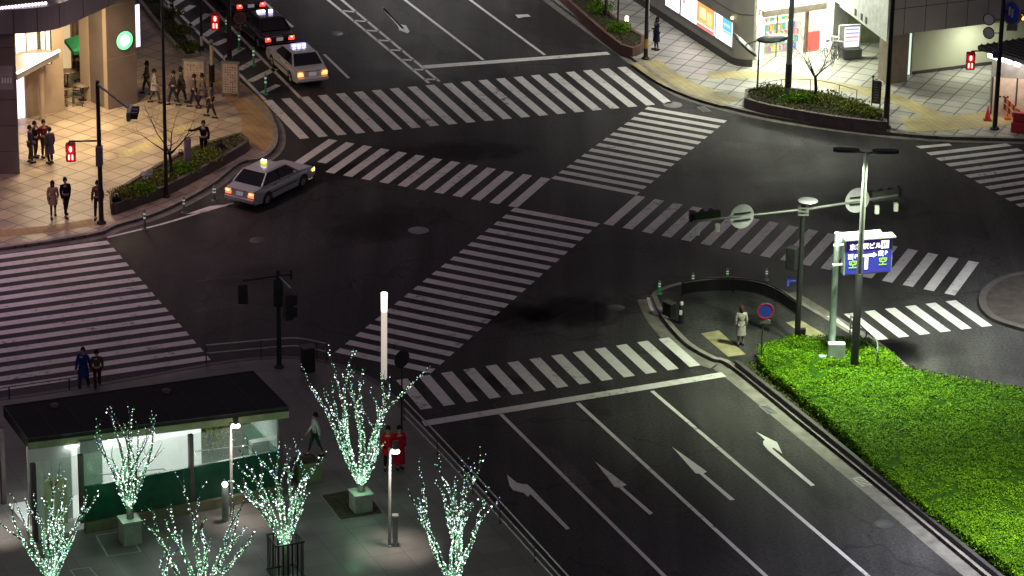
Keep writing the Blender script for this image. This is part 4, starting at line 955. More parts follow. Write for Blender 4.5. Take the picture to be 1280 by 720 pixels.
# ------------------------------------------------------------------ poles, signals, signs
def pole_thing(name, cat, lab, px_, py_, top, r=.09, m='pole', grp=None, z=Z, band=None, taper=.75):
    g_ = G(px_, py_); h_ = 0 if isinstance(top, tuple) else top
    if isinstance(top, tuple): h_ = HT(g_, top[0])
    t = thing(name, lab, cat, (*g_.xy, z), 0, grp)
    MB().lathe([(r, 0), (r * .95, 1.2), (r * taper, h_ - z)], 12).lathe([(r * taper, h_ - z), (.001, h_ - z + .03)], 12).build('pole', M[m], t)
    MB().lathe([(r * 1.9, 0), (r * 1.9, .06), (r * 1.15, .12)], 12).build('base', M['black'], t)
    return t, g_, h_
def loc(t, v): return Vector(v) - t.location
def ped_signal(t, p, face=-90, lit=True, s_=1.0):
    """two-aspect pedestrian signal hanging at world point p (its centre), facing direction face in degrees"""
    T = Matrix.Translation(loc(t, p)) @ Matrix.Rotation(R(face + 90), 4, 'Z') @ Matrix.Scale(s_, 4)
    b_ = MB(); b_.box(-.2, .2, -.02, .22, -.42, .42, 0, T); h = b_.build('signal_case', M['reddim'] if lit else M['black'], t, bevel=.04)  # lit signals: bloom put into case and full-height lens as red emission
    v_ = MB()
    for z_ in (-.2, .2): v_.box(-.2, .2, -.16, -.02, z_ + .17, z_ + .19, 0, T); v_.box(-.2, -.18, -.14, -.02, z_ - .12, z_ + .169, 0, T); v_.box(.18, .2, -.14, -.02, z_ - .12, z_ + .169, 0, T)
    v_.build('visor', M['red'] if lit else M['black'], h)
    if lit:
        MB().box(-.155, .155, -.035, -.025, -.36, .36, 0, T).build('red_lens', M['redglow'], h)
        f_ = MB(); f_.add([(math.cos(a) * .065, -.042, .17 + math.sin(a) * .13) for a in [k * .785 for k in range(8)]], [tuple(range(8))], 0, False, T)
        f_.box(-.1, -.045, -.045, -.038, -.3, -.06, 0, T); f_.box(.045, .1, -.045, -.038, -.3, -.06, 0, T); f_.build('lit_figure', M['redhot'], h)
    else: MB().box(-.155, .155, -.035, -.025, -.36, -.02, 0, T).box(-.155, .155, -.035, -.025, .02, .36, 0, T).build('dark_lens', M['darkgrey'], h)
    return h
def veh_signal(t, p, face, mi='darkgrey', whitehood=True):
    T = Matrix.Translation(loc(t, p)) @ Matrix.Rotation(R(face + 90), 4, 'Z')
    h = MB().box(-.6, .6, -.02, .16, -.2, .2, 0, T).build('signal_case', M[mi], t, bevel=.05)
    for k_ in (-.4, 0, .4):
        v_ = MB(); n = 10
        ring = [(k_ + math.cos(math.pi * i / n) * .165, math.sin(math.pi * i / n) * .165) for i in range(-2, n + 3)]
        for i in range(len(ring) - 1): v_.add([(ring[i][0], -.02, ring[i][1]), (ring[i + 1][0], -.02, ring[i + 1][1]), (ring[i + 1][0], -.3, ring[i + 1][1]), (ring[i][0], -.3, ring[i][1])], [(0, 1, 2, 3)], 0, True, T)
        v_.build('visor', M['black'], h)
        l_ = MB(); l_.add([(k_ + math.cos(a) * .14, -.03, math.sin(a) * .14) for a in [i * .524 for i in range(12)]], [tuple(range(12))], 0, False, T); l_.build('lens', M['darkgrey'], h)
    return h
def rsign(t, p, face, r, m, ring=None, name='sign_disc', oval=1):
    T = Matrix.Translation(loc(t, p)) @ Matrix.Rotation(R(face + 90), 4, 'Z') @ Matrix.Diagonal((oval, 1, 1, 1))
    d_ = disc(.0005, r, -.01, .02, 24); d_.v = [tuple(T @ Vector(v)) for v in d_.v]; o = d_.build(name, M[m], t)
    if ring:
        d_ = disc(r * .84, r, -.016, .006, 24); d_.v = [tuple(T @ Vector(v)) for v in d_.v]; d_.build('sign_ring', M[ring], o)
    return o
def arm(t, pts, r=.045, m='pole', name='arm'):
    return MB().path([loc(t, p) for p in pts], r, 8).build(name, M[m], t)

# left signal mast on the plaza
t, g_, h_ = pole_thing('signal_pole', 'signal pole', 'dark signal pole on the plaza with glowing red pedestrian signal on its left', 127, 283, (101,), .11, grp='traffic signal poles')
e_ = G(164, 141, h_ - .15); q_ = Vector((g_.x, g_.y, h_ - .15)); arm(t, [q_, e_ + Vector((0, 0, .1))], .05, 'grey')
T_ = Vector(e_ - q_).to_2d(); fa = math.degrees(math.atan2(T_.y, T_.x)) - 90 + 180
h = veh_signal(t, e_, fa - 25, 'grey')
z1 = HT(g_, 176); pa = Vector((g_.x, g_.y, z1)); pb = PL(86, 175, g_, g_ + Vector((1, .1, 0))); pb.z = z1; arm(t, [pa, pb], .04); ps_ = Vector((pb.x, pb.y, HT(pb, 191))); MB().tube(loc(t, pb), loc(t, ps_ + Vector((0, 0, .35))), .025).build('hanger', M['black'], t); ped_signal(t, ps_ + Vector((.06, 0, 0)), -88)
MB().box(-.14, .14, -.24, .1, HT(g_, 206) - Z, HT(g_, 182) - Z).build('control_box', mat('purple_grey', (.10, .085, .11), .5), t, bevel=.02)

# dark signal pole by the left zebra crossing
t, g_, h_ = pole_thing('signal_pole', 'signal pole', 'black signal pole with unlit heads between left zebra crossing and station plaza', 349, 463, (338,), .1, 'black', grp='traffic signal poles')
zt = HT(g_, 345); pa = Vector((g_.x, g_.y, zt)); pb = PL(303, 351, g_, g_ + Vector((1, .12, 0))); arm(t, [pa, pb], .04, 'black')
ped_signal(t, pb + Vector((0, 0, -.5)), 100, False, .95)
pc = PL(364, 343, g_, g_ + Vector((1, .12, 0))); arm(t, [pa, pc], .035, 'black'); MB().cbox(loc(t, pc), (.1, .1, .4)).build('camera', M['black'], t, bevel=.02)
pd_ = pa + Vector((.55, -1.0, -.1)); arm(t, [pa, pd_], .03, 'steel'); ped_signal(t, pd_ + Vector((.0, 0, -.7)), 20, False, 1.25)
MB().box(-.18, .18, -.2, .16, 2.6, 3.7).build('control_box', M['black'], t, bevel=.02)

# island signal mast with two long arms
t, g_, h_ = pole_thing('signal_pole', 'signal pole', 'dark signal pole on the traffic island with two long arms and white round sign backs', 996, 432, (252,), .12, 'black', grp='traffic signal poles')
zt = HT(g_, 262); pa = Vector((g_.x, g_.y, zt)); a0p, a1p = g_, g_ + BD
pl_ = PL(866, 277, a0p, a1p); pr_ = PL(1122, 244, a0p, a1p)
arm(t, [pa + AD * .02, pl_], .05, 'polegrey'); arm(t, [pa, pr_], .055, 'grey')
for x_, y_, s_, fc in ((927, 270, .5, None), (1071, 250, .52, None)):
    p = PL(x_, y_, a0p, a1p) - AD * .03; rsign(t, p, -70, s_, 'discback', None, 'sign_back')
    T = Matrix.Translation(loc(t, p)) @ Matrix.Rotation(R(20), 4, 'Z')
    for z_ in (-.16, .12): MB().box(-.34, .34, -.08, -.03, z_, z_ + .05, 0, T).build('bracket', M['black'], t)
for x_, y_ in ((884, 274), (1108, 248)):
    p = PL(x_, y_, a0p, a1p); veh_signal(t, p + AD * .16 + Vector((0, 0, .1)), 113, 'black' if x_ < 1000 else 'darkgrey')
    for d_ in (-.4, .45): MB().box(-.09, .09, -.12, .12, -.16, .16, 0, Matrix.Translation(loc(t, p + BD * d_ + Vector((0, 0, -.42))))).build('small_lamp', M['white'], t, bevel=.03)
    q_ = p + BD * (-.62 if x_ < 1000 else .7) + AD * .2 + Vector((0, 0, .15)); MB().cbox(loc(t, q_), (.12, .5, .3)).build('back_plate', M['black'], t)
p = PL(1010, 251, g_, g_ + BD); MB().lathe([(.001, .03), (.38, .02), (.4, 0), (.001, -.02)], 24, loc(t, p)).build('antenna_disc', M['discback'], t)
for k_ in range(3): MB().cbox((0, 0, zt - Z + .1 - k_ * .14), (.42, .3, .05)).build('clamp', M['steel'], t)
zs = HT(g_, 322); ped_signal(t, Vector((g_.x - .32, g_.y, zs)), 60, False, 1.1); MB().box(-.33, -.28, -.03, .03, zs - Z - .1, zs - Z + .1).build('bracket', M['black'], t)
MB().cbox((.2, -.05, HT(g_, 417) - Z), (.24, .22, .5)).build('control_box', M['black'], t, bevel=.02)
MB().box(-.5, -.42, -.02, .02, HT(g_, 358) - Z, HT(g_, 345) - Z).box(-.5, -.15, -.01, .01, HT(g_, 352) - Z, HT(g_, 350) - Z).build('blue_sign', M['blue'], t)

# double headed lamp on the island
def street_lamp(px_, py_, top, lab, m='grey', heads=((-1.05, .1), (1.0, 0.0)), grp='double headed street lamps', hl=1.0, r=.14, hz_=0):
    t, g_, h_ = pole_thing('street_lamp', 'street lamp', lab, px_, py_, top, r, m, grp, taper=.6)
    for i, (dx, dy) in enumerate(heads):
        u = Vector((dx, dy, 0)).normalized() if dx or dy else BD; a_ = Vector((0, 0, h_ - Z - .04)); T = Matrix.Translation(a_ + u * (.24 + hl / 2) + Vector((0, 0, .1))) @ Matrix.Rotation(math.atan2(u.y, u.x), 4, 'Z')
        arm_ = MB().tube(a_, a_ + u * .35 + Vector((0, 0, .08)), .04).build('head_arm', M['black'], t)
        pr_ = [(-hl / 2, -.1), (-hl * .3, -.17), (hl * .3, -.17), (hl / 2, -.09), (hl / 2, .09), (hl * .3, .17), (-hl * .3, .17), (-hl / 2, .1)]
        x_ = MB(); x_.prism(pr_, -.05, .07); x_.v = [tuple(T @ Vector(v)) for v in x_.v]; hd_ = x_.build('lamp_head', M['black'], t, bevel=.02)
        MB().box(-hl * .3, hl * .3, -.1, .1, -.056, -.0505, 0, T).build('lens', em('lamp_lens', (.95, 1, .9), 8), hd_)
    return t, g_, h_
tL, gL, hL = street_lamp(1067, 472, (191,), 'tall street lamp with two black heads standing in the hedge beside the lit parking sign', 'polegrey')
MB().lathe([(.16, 0), (.145, 4.2), (.12, 4.22)], 12).build('pole_sleeve', M['black'], tL)
# lamp posts whose heads stand above the picture
tall = {}
for key, px_, py_, lab, m_, r_, hgt in (('w', 208, 250, 'thin very tall dark lamp mast rising from the corner planter', 'pole', .09, 11.5),
        ('p1', 807, 77, 'tall dark lamp post with a yellow band at the kerb near the standing person', 'pole', .11, 11.5),
        ('p2', 984, 131, 'thick pale grey lamp post in the shop planter', 'polepale', .15, 12),
        ('p3', 1107, 163, 'tall black lamp post at the kerb beside the black standing board', 'black', .13, 12)):
    tall[key] = street_lamp(px_, py_, hgt, lab, m_, ((-.8, -.6), (.8, .6)), 'tall lamp posts at the pavement edge', 1.0, r_)
MB().lathe([(.115, HT(G(807, 77), 60) - Z), (.11, HT(G(807, 77), 48) - Z)], 12).build('yellow_band', mat('band_yellow', (.45, .3, .03), .5), tall['p1'][0])
for k_ in range(2): MB().lathe([(.16, .75 + .01 * k_), (.158, 1.9)], 14).build('wrap', M['grey'] if k_ else M['darkgrey'], tall['p2'][0]) if k_ == 0 else None
MB().lathe([(.145, 0), (.14, 1.5)], 14).build('sleeve', M['darkgrey'], tall['p3'][0])
# low twin head lamp in the shop planter
t, g_, h_ = pole_thing('pedestrian_lamp', 'street lamp', 'slim pedestrian lamp with two broad tilted leaf shaped heads in front of the lit shop', 946, 126, (50,), .045, 'darkgrey', 'pavement lamps')
for i, (c_, w_) in enumerate((((931, 56), -1), ((967, 48), 1))):
    p = PL(*c_, g_, g_ + Vector((1, 0, 0))); T = Matrix.Translation(loc(t, p)) @ Matrix.Rotation(R(42 if i == 0 else -8), 4, 'Y')
    x_ = MB(); x_.lathe([(.001, .06), (.3, .045), (.6, 0), (.3, -.03), (.001, -.04)], 20, sx=1.35, sy=1.15); x_.v = [tuple(T @ Vector(v)) for v in x_.v]; x_.build('lamp_head', M['black'], t)
    MB().tube(loc(t, Vector((g_.x, g_.y, h_))), loc(t, p), .03).build('head_arm', M['darkgrey'], t)

# big lit parking sign on its pale pole
t, g_, h_ = pole_thing('parking_sign', 'sign', 'blue lit parking guidance sign with white arrow and yellow green characters on a pale pole', 1038, 458, (291,), .15, 'polepale')
pb_ = G(1038, 458)
zb = HT(pb_, 293); dB = Vector((math.cos(R(14)), math.sin(R(14)), 0)); nB = Vector((dB.y, -dB.x, 0))
P0 = Vector((pb_.x, pb_.y, zb - .3)); 
MB().slab([loc(t, P0 + Vector((0, 0, -.1)) - nB * .05), loc(t, P0 + dB * 1.85 + Vector((0, 0, -.1)) - nB * .05), loc(t, P0 + dB * 1.85 + Vector((0, 0, .25)) - nB * .05), loc(t, P0 + Vector((0, 0, .25)) - nB * .05)], .28).build('gantry_beam', M['polepale'], t, bevel=.02)
fl = PL(1056, 343, pb_ + nB * .45, pb_ + nB * .45 + dB); fr = PL(1113, 336, pb_ + nB * .45, pb_ + nB * .45 + dB); W_ = (Vector((fr.x, fr.y, 0)) - Vector((fl.x, fl.y, 0))).length
ftop = PL(1056, 302, pb_ + nB * .45, pb_ + nB * .45 + dB); H_ = ftop.z - fl.z
T = Matrix.Translation(loc(t, Vector((fl.x, fl.y, fl.z)))) @ Matrix.Rotation(R(14), 4, 'Z')
cs = MB().box(-.05, W_ + .05, 0, .36, -.05, H_ + .05, 0, T).build('sign_case', M['polepale'], t, bevel=.01)
MB().box(-.1, W_ + .12, -.14, .4, H_ + .055, H_ + .10, 0, T).build('sign_hood', M['grey'], cs)
MB().box(0, W_, -.02, -.002, 0, H_ * .68, 0, T).build('lit_face', em('face_blue', (.05, .05, .55), .62, (.02, .02, .14)), cs)
MB().box(0, W_, -.02, -.002, H_ * .682, H_, 0, T).build('lit_header', em('header_navy', (.05, .02, .2), .4, (.02, .01, .06)), cs)
for k_ in (.25, .85): MB().box(-.48, -.02, .1, .16, H_ * k_, H_ * k_ + .07, 0, T).build('bracket', M['white'], cs)
wht = em('sign_text_white', (1, .95, 1), 2.6); ylw = em('sign_text_green', (.5, 1, .0), 1.0, (.08, .2, 0))
def text(s_, x_, z_, size, m, name='lettering', T=T, par=cs, y=-.03, align='LEFT', bold=.02):
    c_ = bpy.data.curves.new('txt', 'FONT'); c_.body = s_; c_.size = size; c_.extrude = .004; c_.offset = size * bold; c_.align_x = align
    o = bpy.data.objects.new('txt', c_); COL.objects.link(o); dg = bpy.context.evaluated_depsgraph_get(); dg.update()
    me = bpy.data.meshes.new_from_object(o.evaluated_get(dg)); bpy.data.objects.remove(o)
    me.transform(T @ Matrix.Translation((x_, y, z_)) @ Matrix.Rotation(R(90), 4, 'X')); me.materials.clear(); me.materials.append(m)
    for p_ in me.polygons: p_.material_index = 0
    o = bpy.data.objects.new(name, me); COL.objects.link(o); o.parent = par; return o
try:
    text('京都駅ビル', W_ * .07, H_ * .75, H_ * .19, wht)
    bx = MB().box(W_ * .76, W_ * .93, -.034, -.022, H_ * .72, H_ * .95, 0, T).build('parking_symbol', wht, cs); text('P', W_ * .79, H_ * .75, H_ * .2, M['blue'], 'symbol_letter', y=-.045, par=bx)
    text('西', W_ * .04, H_ * .47, H_ * .17, wht); text('P', W_ * .19, H_ * .48, H_ * .16, wht); text('東', W_ * .7, H_ * .51, H_ * .17, wht); text('P', W_ * .85, H_ * .52, H_ * .16, wht)
    text('空', W_ * .06, H_ * .2, H_ * .27, ylw, bold=.012); text('空', W_ * .72, H_ * .23, H_ * .27, ylw, bold=.012)
except Exception as ex: print('text failed', ex)
MB().box(W_ * .42, W_ * .49, -.03, -.022, H_ * .12, H_ * .5, 0, T).box(W_ * .33, W_ * .6, -.03, -.022, H_ * .505, H_ * .57, 0, T).add([tuple(T @ Vector(v)) for v in ((W_ * .6, -.03, H_ * .46), (W_ * .68, -.03, H_ * .54), (W_ * .6, -.03, H_ * .62))], [(0, 1, 2)])
ar = MB(); ar.box(W_ * .42, W_ * .49, -.03, -.022, H_ * .12, H_ * .5, 0, T); ar.box(W_ * .33, W_ * .6, -.03, -.022, H_ * .501, H_ * .57, 0, T); ar.add([(W_ * .6, -.03, H_ * .46), (W_ * .68, -.03, H_ * .54), (W_ * .6, -.03, H_ * .62)], [(0, 1, 2)], 0, False, T); ar.build('arrow_symbol', wht, cs)
MB().box(-.16, .5, -.5, -.16, 0, 1.0).build('cabinet', mat('cabinet_grey', (.42, .45, .5), .5), t, bevel=.02); MB().box(-.5, -.17, -.45, -.2, 0, .45).build('small_cabinet', M['polepale'], t, bevel=.02)

# no-parking sign, its plate; back of a sign by the station plaza
t, g_, h_ = pole_thing('road_sign', 'road sign', 'round blue road sign with purple red rim at the front corner of the hedge', 951, 461, (385,), .035, 'darkgrey', 'round road signs')
p = Vector((*PL(957, 388, g_, g_ + Vector((1, 0, 0))).xy, HT(g_, 388))) + Vector((0, -.05, 0)); o = rsign(t, p, -85, .33, 'blue', 'red')
MB().cbox(loc(t, p + Vector((0, 0, -.45))), (.42, .02, .16)).build('sub_plate', M['grey'], t)
t, g_, h_ = pole_thing('road_sign', 'road sign', 'dark back of a round road sign between the diagonal and lower zebra crossings', 502, 541, (440,), .035, 'black', 'round road signs')
p = Vector((g_.x, g_.y, HT(g_, 448))); rsign(t, p + Vector((0, -.05, 0)), -50, .35, 'pole', None, 'sign_back')

# right hand signal pole
t, g_, h_ = pole_thing('signal_pole', 'signal pole', 'very tall dark signal pole at the right edge with red pedestrian signal beside the hoarding', 1243, 165, 9.5, .12, 'pole', 'traffic signal poles')
zt = HT(g_, 63); pa = Vector((g_.x, g_.y, zt)); pb = PL(1214, 64, g_, g_ + Vector((1, 0, 0))); arm(t, [pa, pb], .035); ped_signal(t, pb + Vector((0, 0, -.5)), -92)
for y_, s_ in ((24, .95), (41, 1.0)):
    p = PL(1236, y_, g_, g_ + Vector((1, 0, 0))) + Vector((0, -.02, 0)); rsign(t, p, -120, .29, 'discback', 'black'); MB().tube(loc(t, p), (0, 0, p.z - Z), .02).build('bracket', M['black'], t)
p = PL(1265, 16, g_, g_ + Vector((1, 0, 0))); rsign(t, p, -125, .62, 'blue', 'grey', oval=.8); MB().tube(loc(t, p), (0, 0, p.z - Z), .03).build('bracket', M['black'], t)
for k_ in range(3): MB().cbox(loc(t, p + Vector((-.12 + .13 * k_, -.06, .1 - .1 * k_))), (.08, .02, .4)).build('sign_arrow', M['discback'], t)
MB().cbox(loc(t, p + Vector((.05, .0, -.72))), (.5, .04, .28)).build('sub_plate', M['grey'], t)
p = PL(1279, 24, g_, g_ + Vector((1, 0, 0))); arm(t, [Vector((g_.x, g_.y, p.z + .4)), p + Vector((.2, 0, .4))], .03); h = veh_signal(t, p + Vector((.45, 0, .1)), -90, 'black'); MB().cbox(loc(t, p + Vector((.05, -.05, .1))), (.26, .03, .26)).build('amber_lens', em('amber', (1, .35, .03), 3), h)
MB().cbox((-.2, -.12, 3.7), (.3, .28, .36)).build('speaker_box', mat('box_purple', (.08, .07, .16), .5), t, bevel=.03)

# poles beside the hatched bay, top left
t, g_, h_ = pole_thing('signal_pole', 'signal pole', 'dark pole in front of the black taxi carrying a round sign', 287, 78, 6.2, .12, 'pole', 'traffic signal poles')
p = PL(300, 22, g_, g_ + Vector((1, 0, 0))); rsign(t, p + Vector((0, -.1, 0)), -90, .3, 'darkgrey', 'red'); MB().tube(loc(t, p), (0, 0, p.z - Z), .02).build('bracket', M['black'], t)
p = PL(301, 2, g_, g_ + Vector((1, 0, 0))); MB().cbox(loc(t, p + Vector((0, -.1, .1))), (.6, .04, .45)).build('sub_plate', M['darkgrey'], t)
p = PL(269, 27, g_, g_ + Vector((1, 0, 0))); ped_signal(t, p + Vector((0, -.05, 0)), -92); arm(t, [Vector((g_.x, g_.y, p.z + .55)), p + Vector((0, 0, .5))], .03)
t, g_, h_ = pole_thing('slim_pole', 'pole', 'slim brown pole with a pale lower band left of the red pedestrian signal', 252, 66, 6.5, .07, 'pole')
MB().lathe([(.075, HT(g_, 57) - Z), (.075, HT(g_, 45) - Z)], 10).build('pale_band', M['white'], t)
pole_thing('slim_pole', 'pole', 'thin tan pole at the kerb bed behind the notice boards', 217, 48, 6, .035, 'bark')
t, g_, h_ = pole_thing('marker_post', 'post', 'short post with round top, half cream and half black, between the two notice boards', 265, 106, (52,), .07, 'black')
MB().lathe([(.085, HT(g_, 81) - Z), (.085, HT(g_, 56) - Z)], 12).build('cream_sleeve', mat('cream', (.5, .42, .33), .6), t); MB().lathe([(.085, 0), (.14, .1), (.14, HT(g_, 81) - Z)], 12).build('black_sleeve', M['black'], t); MB().ball((0, 0, h_ - Z), .12, 10).build('top_knob', M['grey'], t)
def board(x0, x1, yb, yt, lab, lines=0, m='cream'):
    a_, b_ = G(x0, yb), G(x1, yb + 1.5); u = (b_ - a_); L_ = u.length; t = thing('notice_board', lab, 'notice board', (*a_.xy, Z), math.atan2(u.y, u.x), 'notice boards on the pavement'); h_ = HT(a_, yt) - Z
    pnl = MB().box(.03, L_ - .03, 0, .12, .22, h_ - .03)
    for c_ in (0, L_): MB().tube((c_, .06, 0), (c_, .06, h_), .045).build('leg', M['grey'], t)
    MB().box(-.05, L_ + .05, -.03, .15, h_ - .025, h_ + .05).build('top_rail', M['grey'], t)
    x_ = pnl
    for r_ in range(lines):
        for c_ in range(5):
            if random.random() < .75: u0 = L_ * (.18 + .15 * c_); v0 = h_ - .25 - r_ * .12; x_.box(u0, u0 + random.uniform(.03, .07), -.012, -.002, v0, v0 + random.uniform(.03, .06), 1)
    pnl.build('panel', [mat('board_face', (.42, .33, .29), .6, var=.2, scale=2), M['darkgrey']], t)
board(230, 256, 125, 75, 'wide cream notice board behind the walking group on the plaza', 6); board(278, 298, 125, 78, 'narrow cream notice board with rows of dark print next to the zebra crossing', 11)
# black standing board near the black lamp post
g_ = G(1089, 140); t = thing('standing_board', 'black framed standing notice board left of the tall black lamp post', 'notice board', (*g_.xy, Z), R(-18)); h_ = HT(g_, 97) - Z
MB().box(.02, .38, -.02, .02, .3, h_ - .12).build('panel', M['darkgrey'], t)
for c_ in (0, .4): MB().tube((c_, 0, 0), (c_, 0, h_ - (.0 if c_ == 0 else .15)), .03).build('leg', M['black'], t)
MB().ball((0, 0, h_ + .05), .07, 8).build('top_knob', M['black'], t)
x_ = MB()
for r_ in range(9): x_.box(.08, random.uniform(.2, .33), -.03, -.021, .45 + r_ * .13, .5 + r_ * .13)
x_.build('printed_text', M['grey'], t)
# gray stub pillar in the planter
g_ = G(235, 221); t = thing('stub_pillar', 'short grey round pillar beside the person dressed in black', 'post', (*g_.xy, .4)); MB().lathe([(.16, 0), (.16, HT(g_, 174) - .4), (.13, HT(g_, 172) - .4), (.001, HT(g_, 172) - .39)], 14).build('post', mat('stub_purple', (.17, .14, .16), .6), t); MB().lathe([(.2, 0), (.2, .08), (.16, .1)], 14).build('foot', M['darkgrey'], t)

def bollard(px_, py_, top, lab, m='green', grp='green lane bollards', r=.05, z=0.0):
    g_ = G(px_, py_); h_ = HT(g_, top) - z; t = thing('bollard', lab, 'bollard', (*g_.xy, z), 0, grp)
    MB().lathe([(r, .05), (r * .9, h_), (.001, h_ + .02)], 12).build('post', M[m], t); MB().lathe([(.13, 0), (.13, .03), (r, .06)], 12).build('foot', M[m], t)
    for k_ in (.55, .75): MB().lathe([(r * 1.08, h_ * k_), (r * 1.06, h_ * (k_ + .09))], 12).build('reflective_band', M['reflect'], t)
    return t
bollard(824, 371, 351, 'green bollard at the pointed left tip of the traffic island', z=ZP); bollard(866, 357, 341, 'green bollard second from the island tip'); bollard(909, 350, 336, 'green bollard in the middle of the island far edge'); bollard(958, 350, 336, 'pale bollard farthest right along the island far edge', 'polegrey')
bollard(332, 118, 92, 'green bollard in the hatched bay nearest the zebra crossing'); bollard(317, 82, 59, 'green bollard in the hatched bay beside the white taxi'); bollard(299, 62, 40, 'green bollard in the hatched bay beside the black taxi'); bollard(283, 40, 22, 'green bollard farthest up the hatched bay')
bollard(181, 287, 262, 'grey green bollard nearest the left zebra crossing by the corner planter', 'polegrey', 'pale bollards beside the corner planter'); bollard(230, 266, 246, 'grey green bollard in the middle of the corner planter kerb', 'polegrey', 'pale bollards beside the corner planter'); bollard(268, 251, 232, 'grey bollard just behind the silver taxi', 'polegrey', 'pale bollards beside the corner planter', .07)
# delineator and black box on the island
g_ = G(851, 408); t = thing('marker_post', 'black post with white reflective cap on the dark island', 'post', (*g_.xy, ZP)); MB().lathe([(.1, 0), (.1, .75), (.06, .8)], 12).build('post', M['black'], t); MB().lathe([(.07, .8), (.07, .92), (.001, .95)], 12).build('cap', M['white'], t); MB().cbox((-.02, -.1, .5), (.12, .02, .2)).build('reflector', M['white'], t)
g_ = G(836, 398); t = thing('utility_box', 'low black utility box inside the left end of the island railing', 'box', (*g_.xy, ZP), R(-50)); MB().box(-.25, .25, -.15, .15, 0, .55).build('body', M['black'], t, bevel=.03); MB().box(-.27, .27, -.17, .17, .555, .58).build('lid', M['darkgrey'], t)
# black panel railing round the island
def railing(name, lab, px, h_, cat='railing', mpost='black', panel=None, z=ZP, step=2.0, rails=(1.0,), rr=.03, mr='black', prt=.03):
    pts_ = [G(*p) for p in smooth_pts(px, 5)]; t = thing(name, lab, cat, (*pts_[0].xy, 0))
    for f_ in rails: MB().path([Vector((p.x, p.y, z + h_ * f_)) - t.location for p in pts_], rr, 6).build('rail', M[mr], t)
    d_ = 0; last = -9
    for i, p in enumerate(pts_):
        if i: d_ += (p - pts_[i - 1]).length
        if d_ - last >= step or i == len(pts_) - 1: last = d_; MB().tube(Vector((p.x, p.y, z)) - t.location, Vector((p.x, p.y, z + h_)) - t.location, prt, n=6).build('post', M[mpost], t)
    if panel:
        x_ = MB(); wallstrip([p - t.location for p in pts_], .03, z + .08, z + h_ * .9, x_); x_.build('panel', M[panel], t)
    return t
railing('railing', 'low black panel railing curving round the far side of the traffic island', [(852, 374), (880, 370), (916, 369), (948, 373), (974, 384), (1000, 403)], .62, panel='black')
railing('railing', 'thin pale railing along the plaza corner in front of the dark signal pole', [(258, 458), (290, 455), (335, 451), (372, 449), (408, 456)], .75, rails=(1.0, .55), mr='steel', mpost='darkgrey', rr=.032)
railing('railing', 'long straight steel railing between the station plaza and the traffic lanes', [(505, 530), (560, 588), (640, 676), (705, 748), (740, 787)], .85, rails=(1.0, .6, .25), mr='steel', mpost='darkgrey', rr=.028, step=2.5)
railing('railing', 'dim railing behind the pavilion along the left zebra crossing', [(-60, 515), (0, 505), (60, 496), (120, 487)], .5, rails=(1.0,), mr='kerbd', mpost='black', rr=.02)
railing('handrail', 'short bent handrail at the far corner of the hedge', [(1062, 425), (1078, 441), (1094, 457), (1095, 472)], .9, 'handrail', rails=(1.0, .5), mr='polegrey', mpost='polegrey', rr=.03, step=1.4)
railing('railing', 'thin grey hoop railing behind the shop planter', [(945, 127), (985, 121), (1030, 124), (1070, 135)], .75, rails=(1.0,), mr='grey', mpost='grey', rr=.02, step=1.2, prt=.02)
# dark cabinet and bench on the station plaza
g_ = G(385, 468); t = thing('utility_cabinet', 'dark utility cabinet on the plaza corner right of the dark signal pole', 'cabinet', (*g_.xy, Z), RZ); MB().box(-.24, .24, -.2, .2, 0, 1.0).build('body', M['black'], t, bevel=.03); MB().box(-.27, .27, -.23, .23, 1.005, 1.05).build('lid', M['darkgrey'], t)
g_ = G(383, 603); t = thing('planter_box', 'square olive planter box behind the lit tree at the pavilion corner', 'planter', (*g_.xy, Z), RZ); MB().box(-.45, .45, -.4, .4, 0, .75).build('body', mat('box_olive', (.14, .17, .08), .7), t, bevel=.02); MB().box(-.4, .4, -.35, .35, .755, .77).build('soil', M['soil'], t)

# posts in the long planter, top
for i, (px_, py_, top) in enumerate(((747, 22, -40), (757, 34, -40), (772, 40, -40))):
    pole_thing('tree_stake', 'post', ['dark post in the long planter farthest from the zebra crossing', 'dark post in the middle of the long planter', 'thin post at the near end of the long planter'][i], px_, py_, 3.6, (.09, .08, .05)[i], 'pole', 'posts in the long planter', z=.5)
g_ = G(783, 42); t = thing('ground_light', 'small glowing garden light at the end of the long planter', 'lamp', (*g_.xy, .5)); MB().lathe([(.05, 0), (.05, .15), (.09, .16)], 10).build('stem', M['black'], t); MB().lathe([(.09, .16), (.09, .4), (.001, .43)], 10).build('lens', em('garden_glow', (1, .85, .6), 5), t)

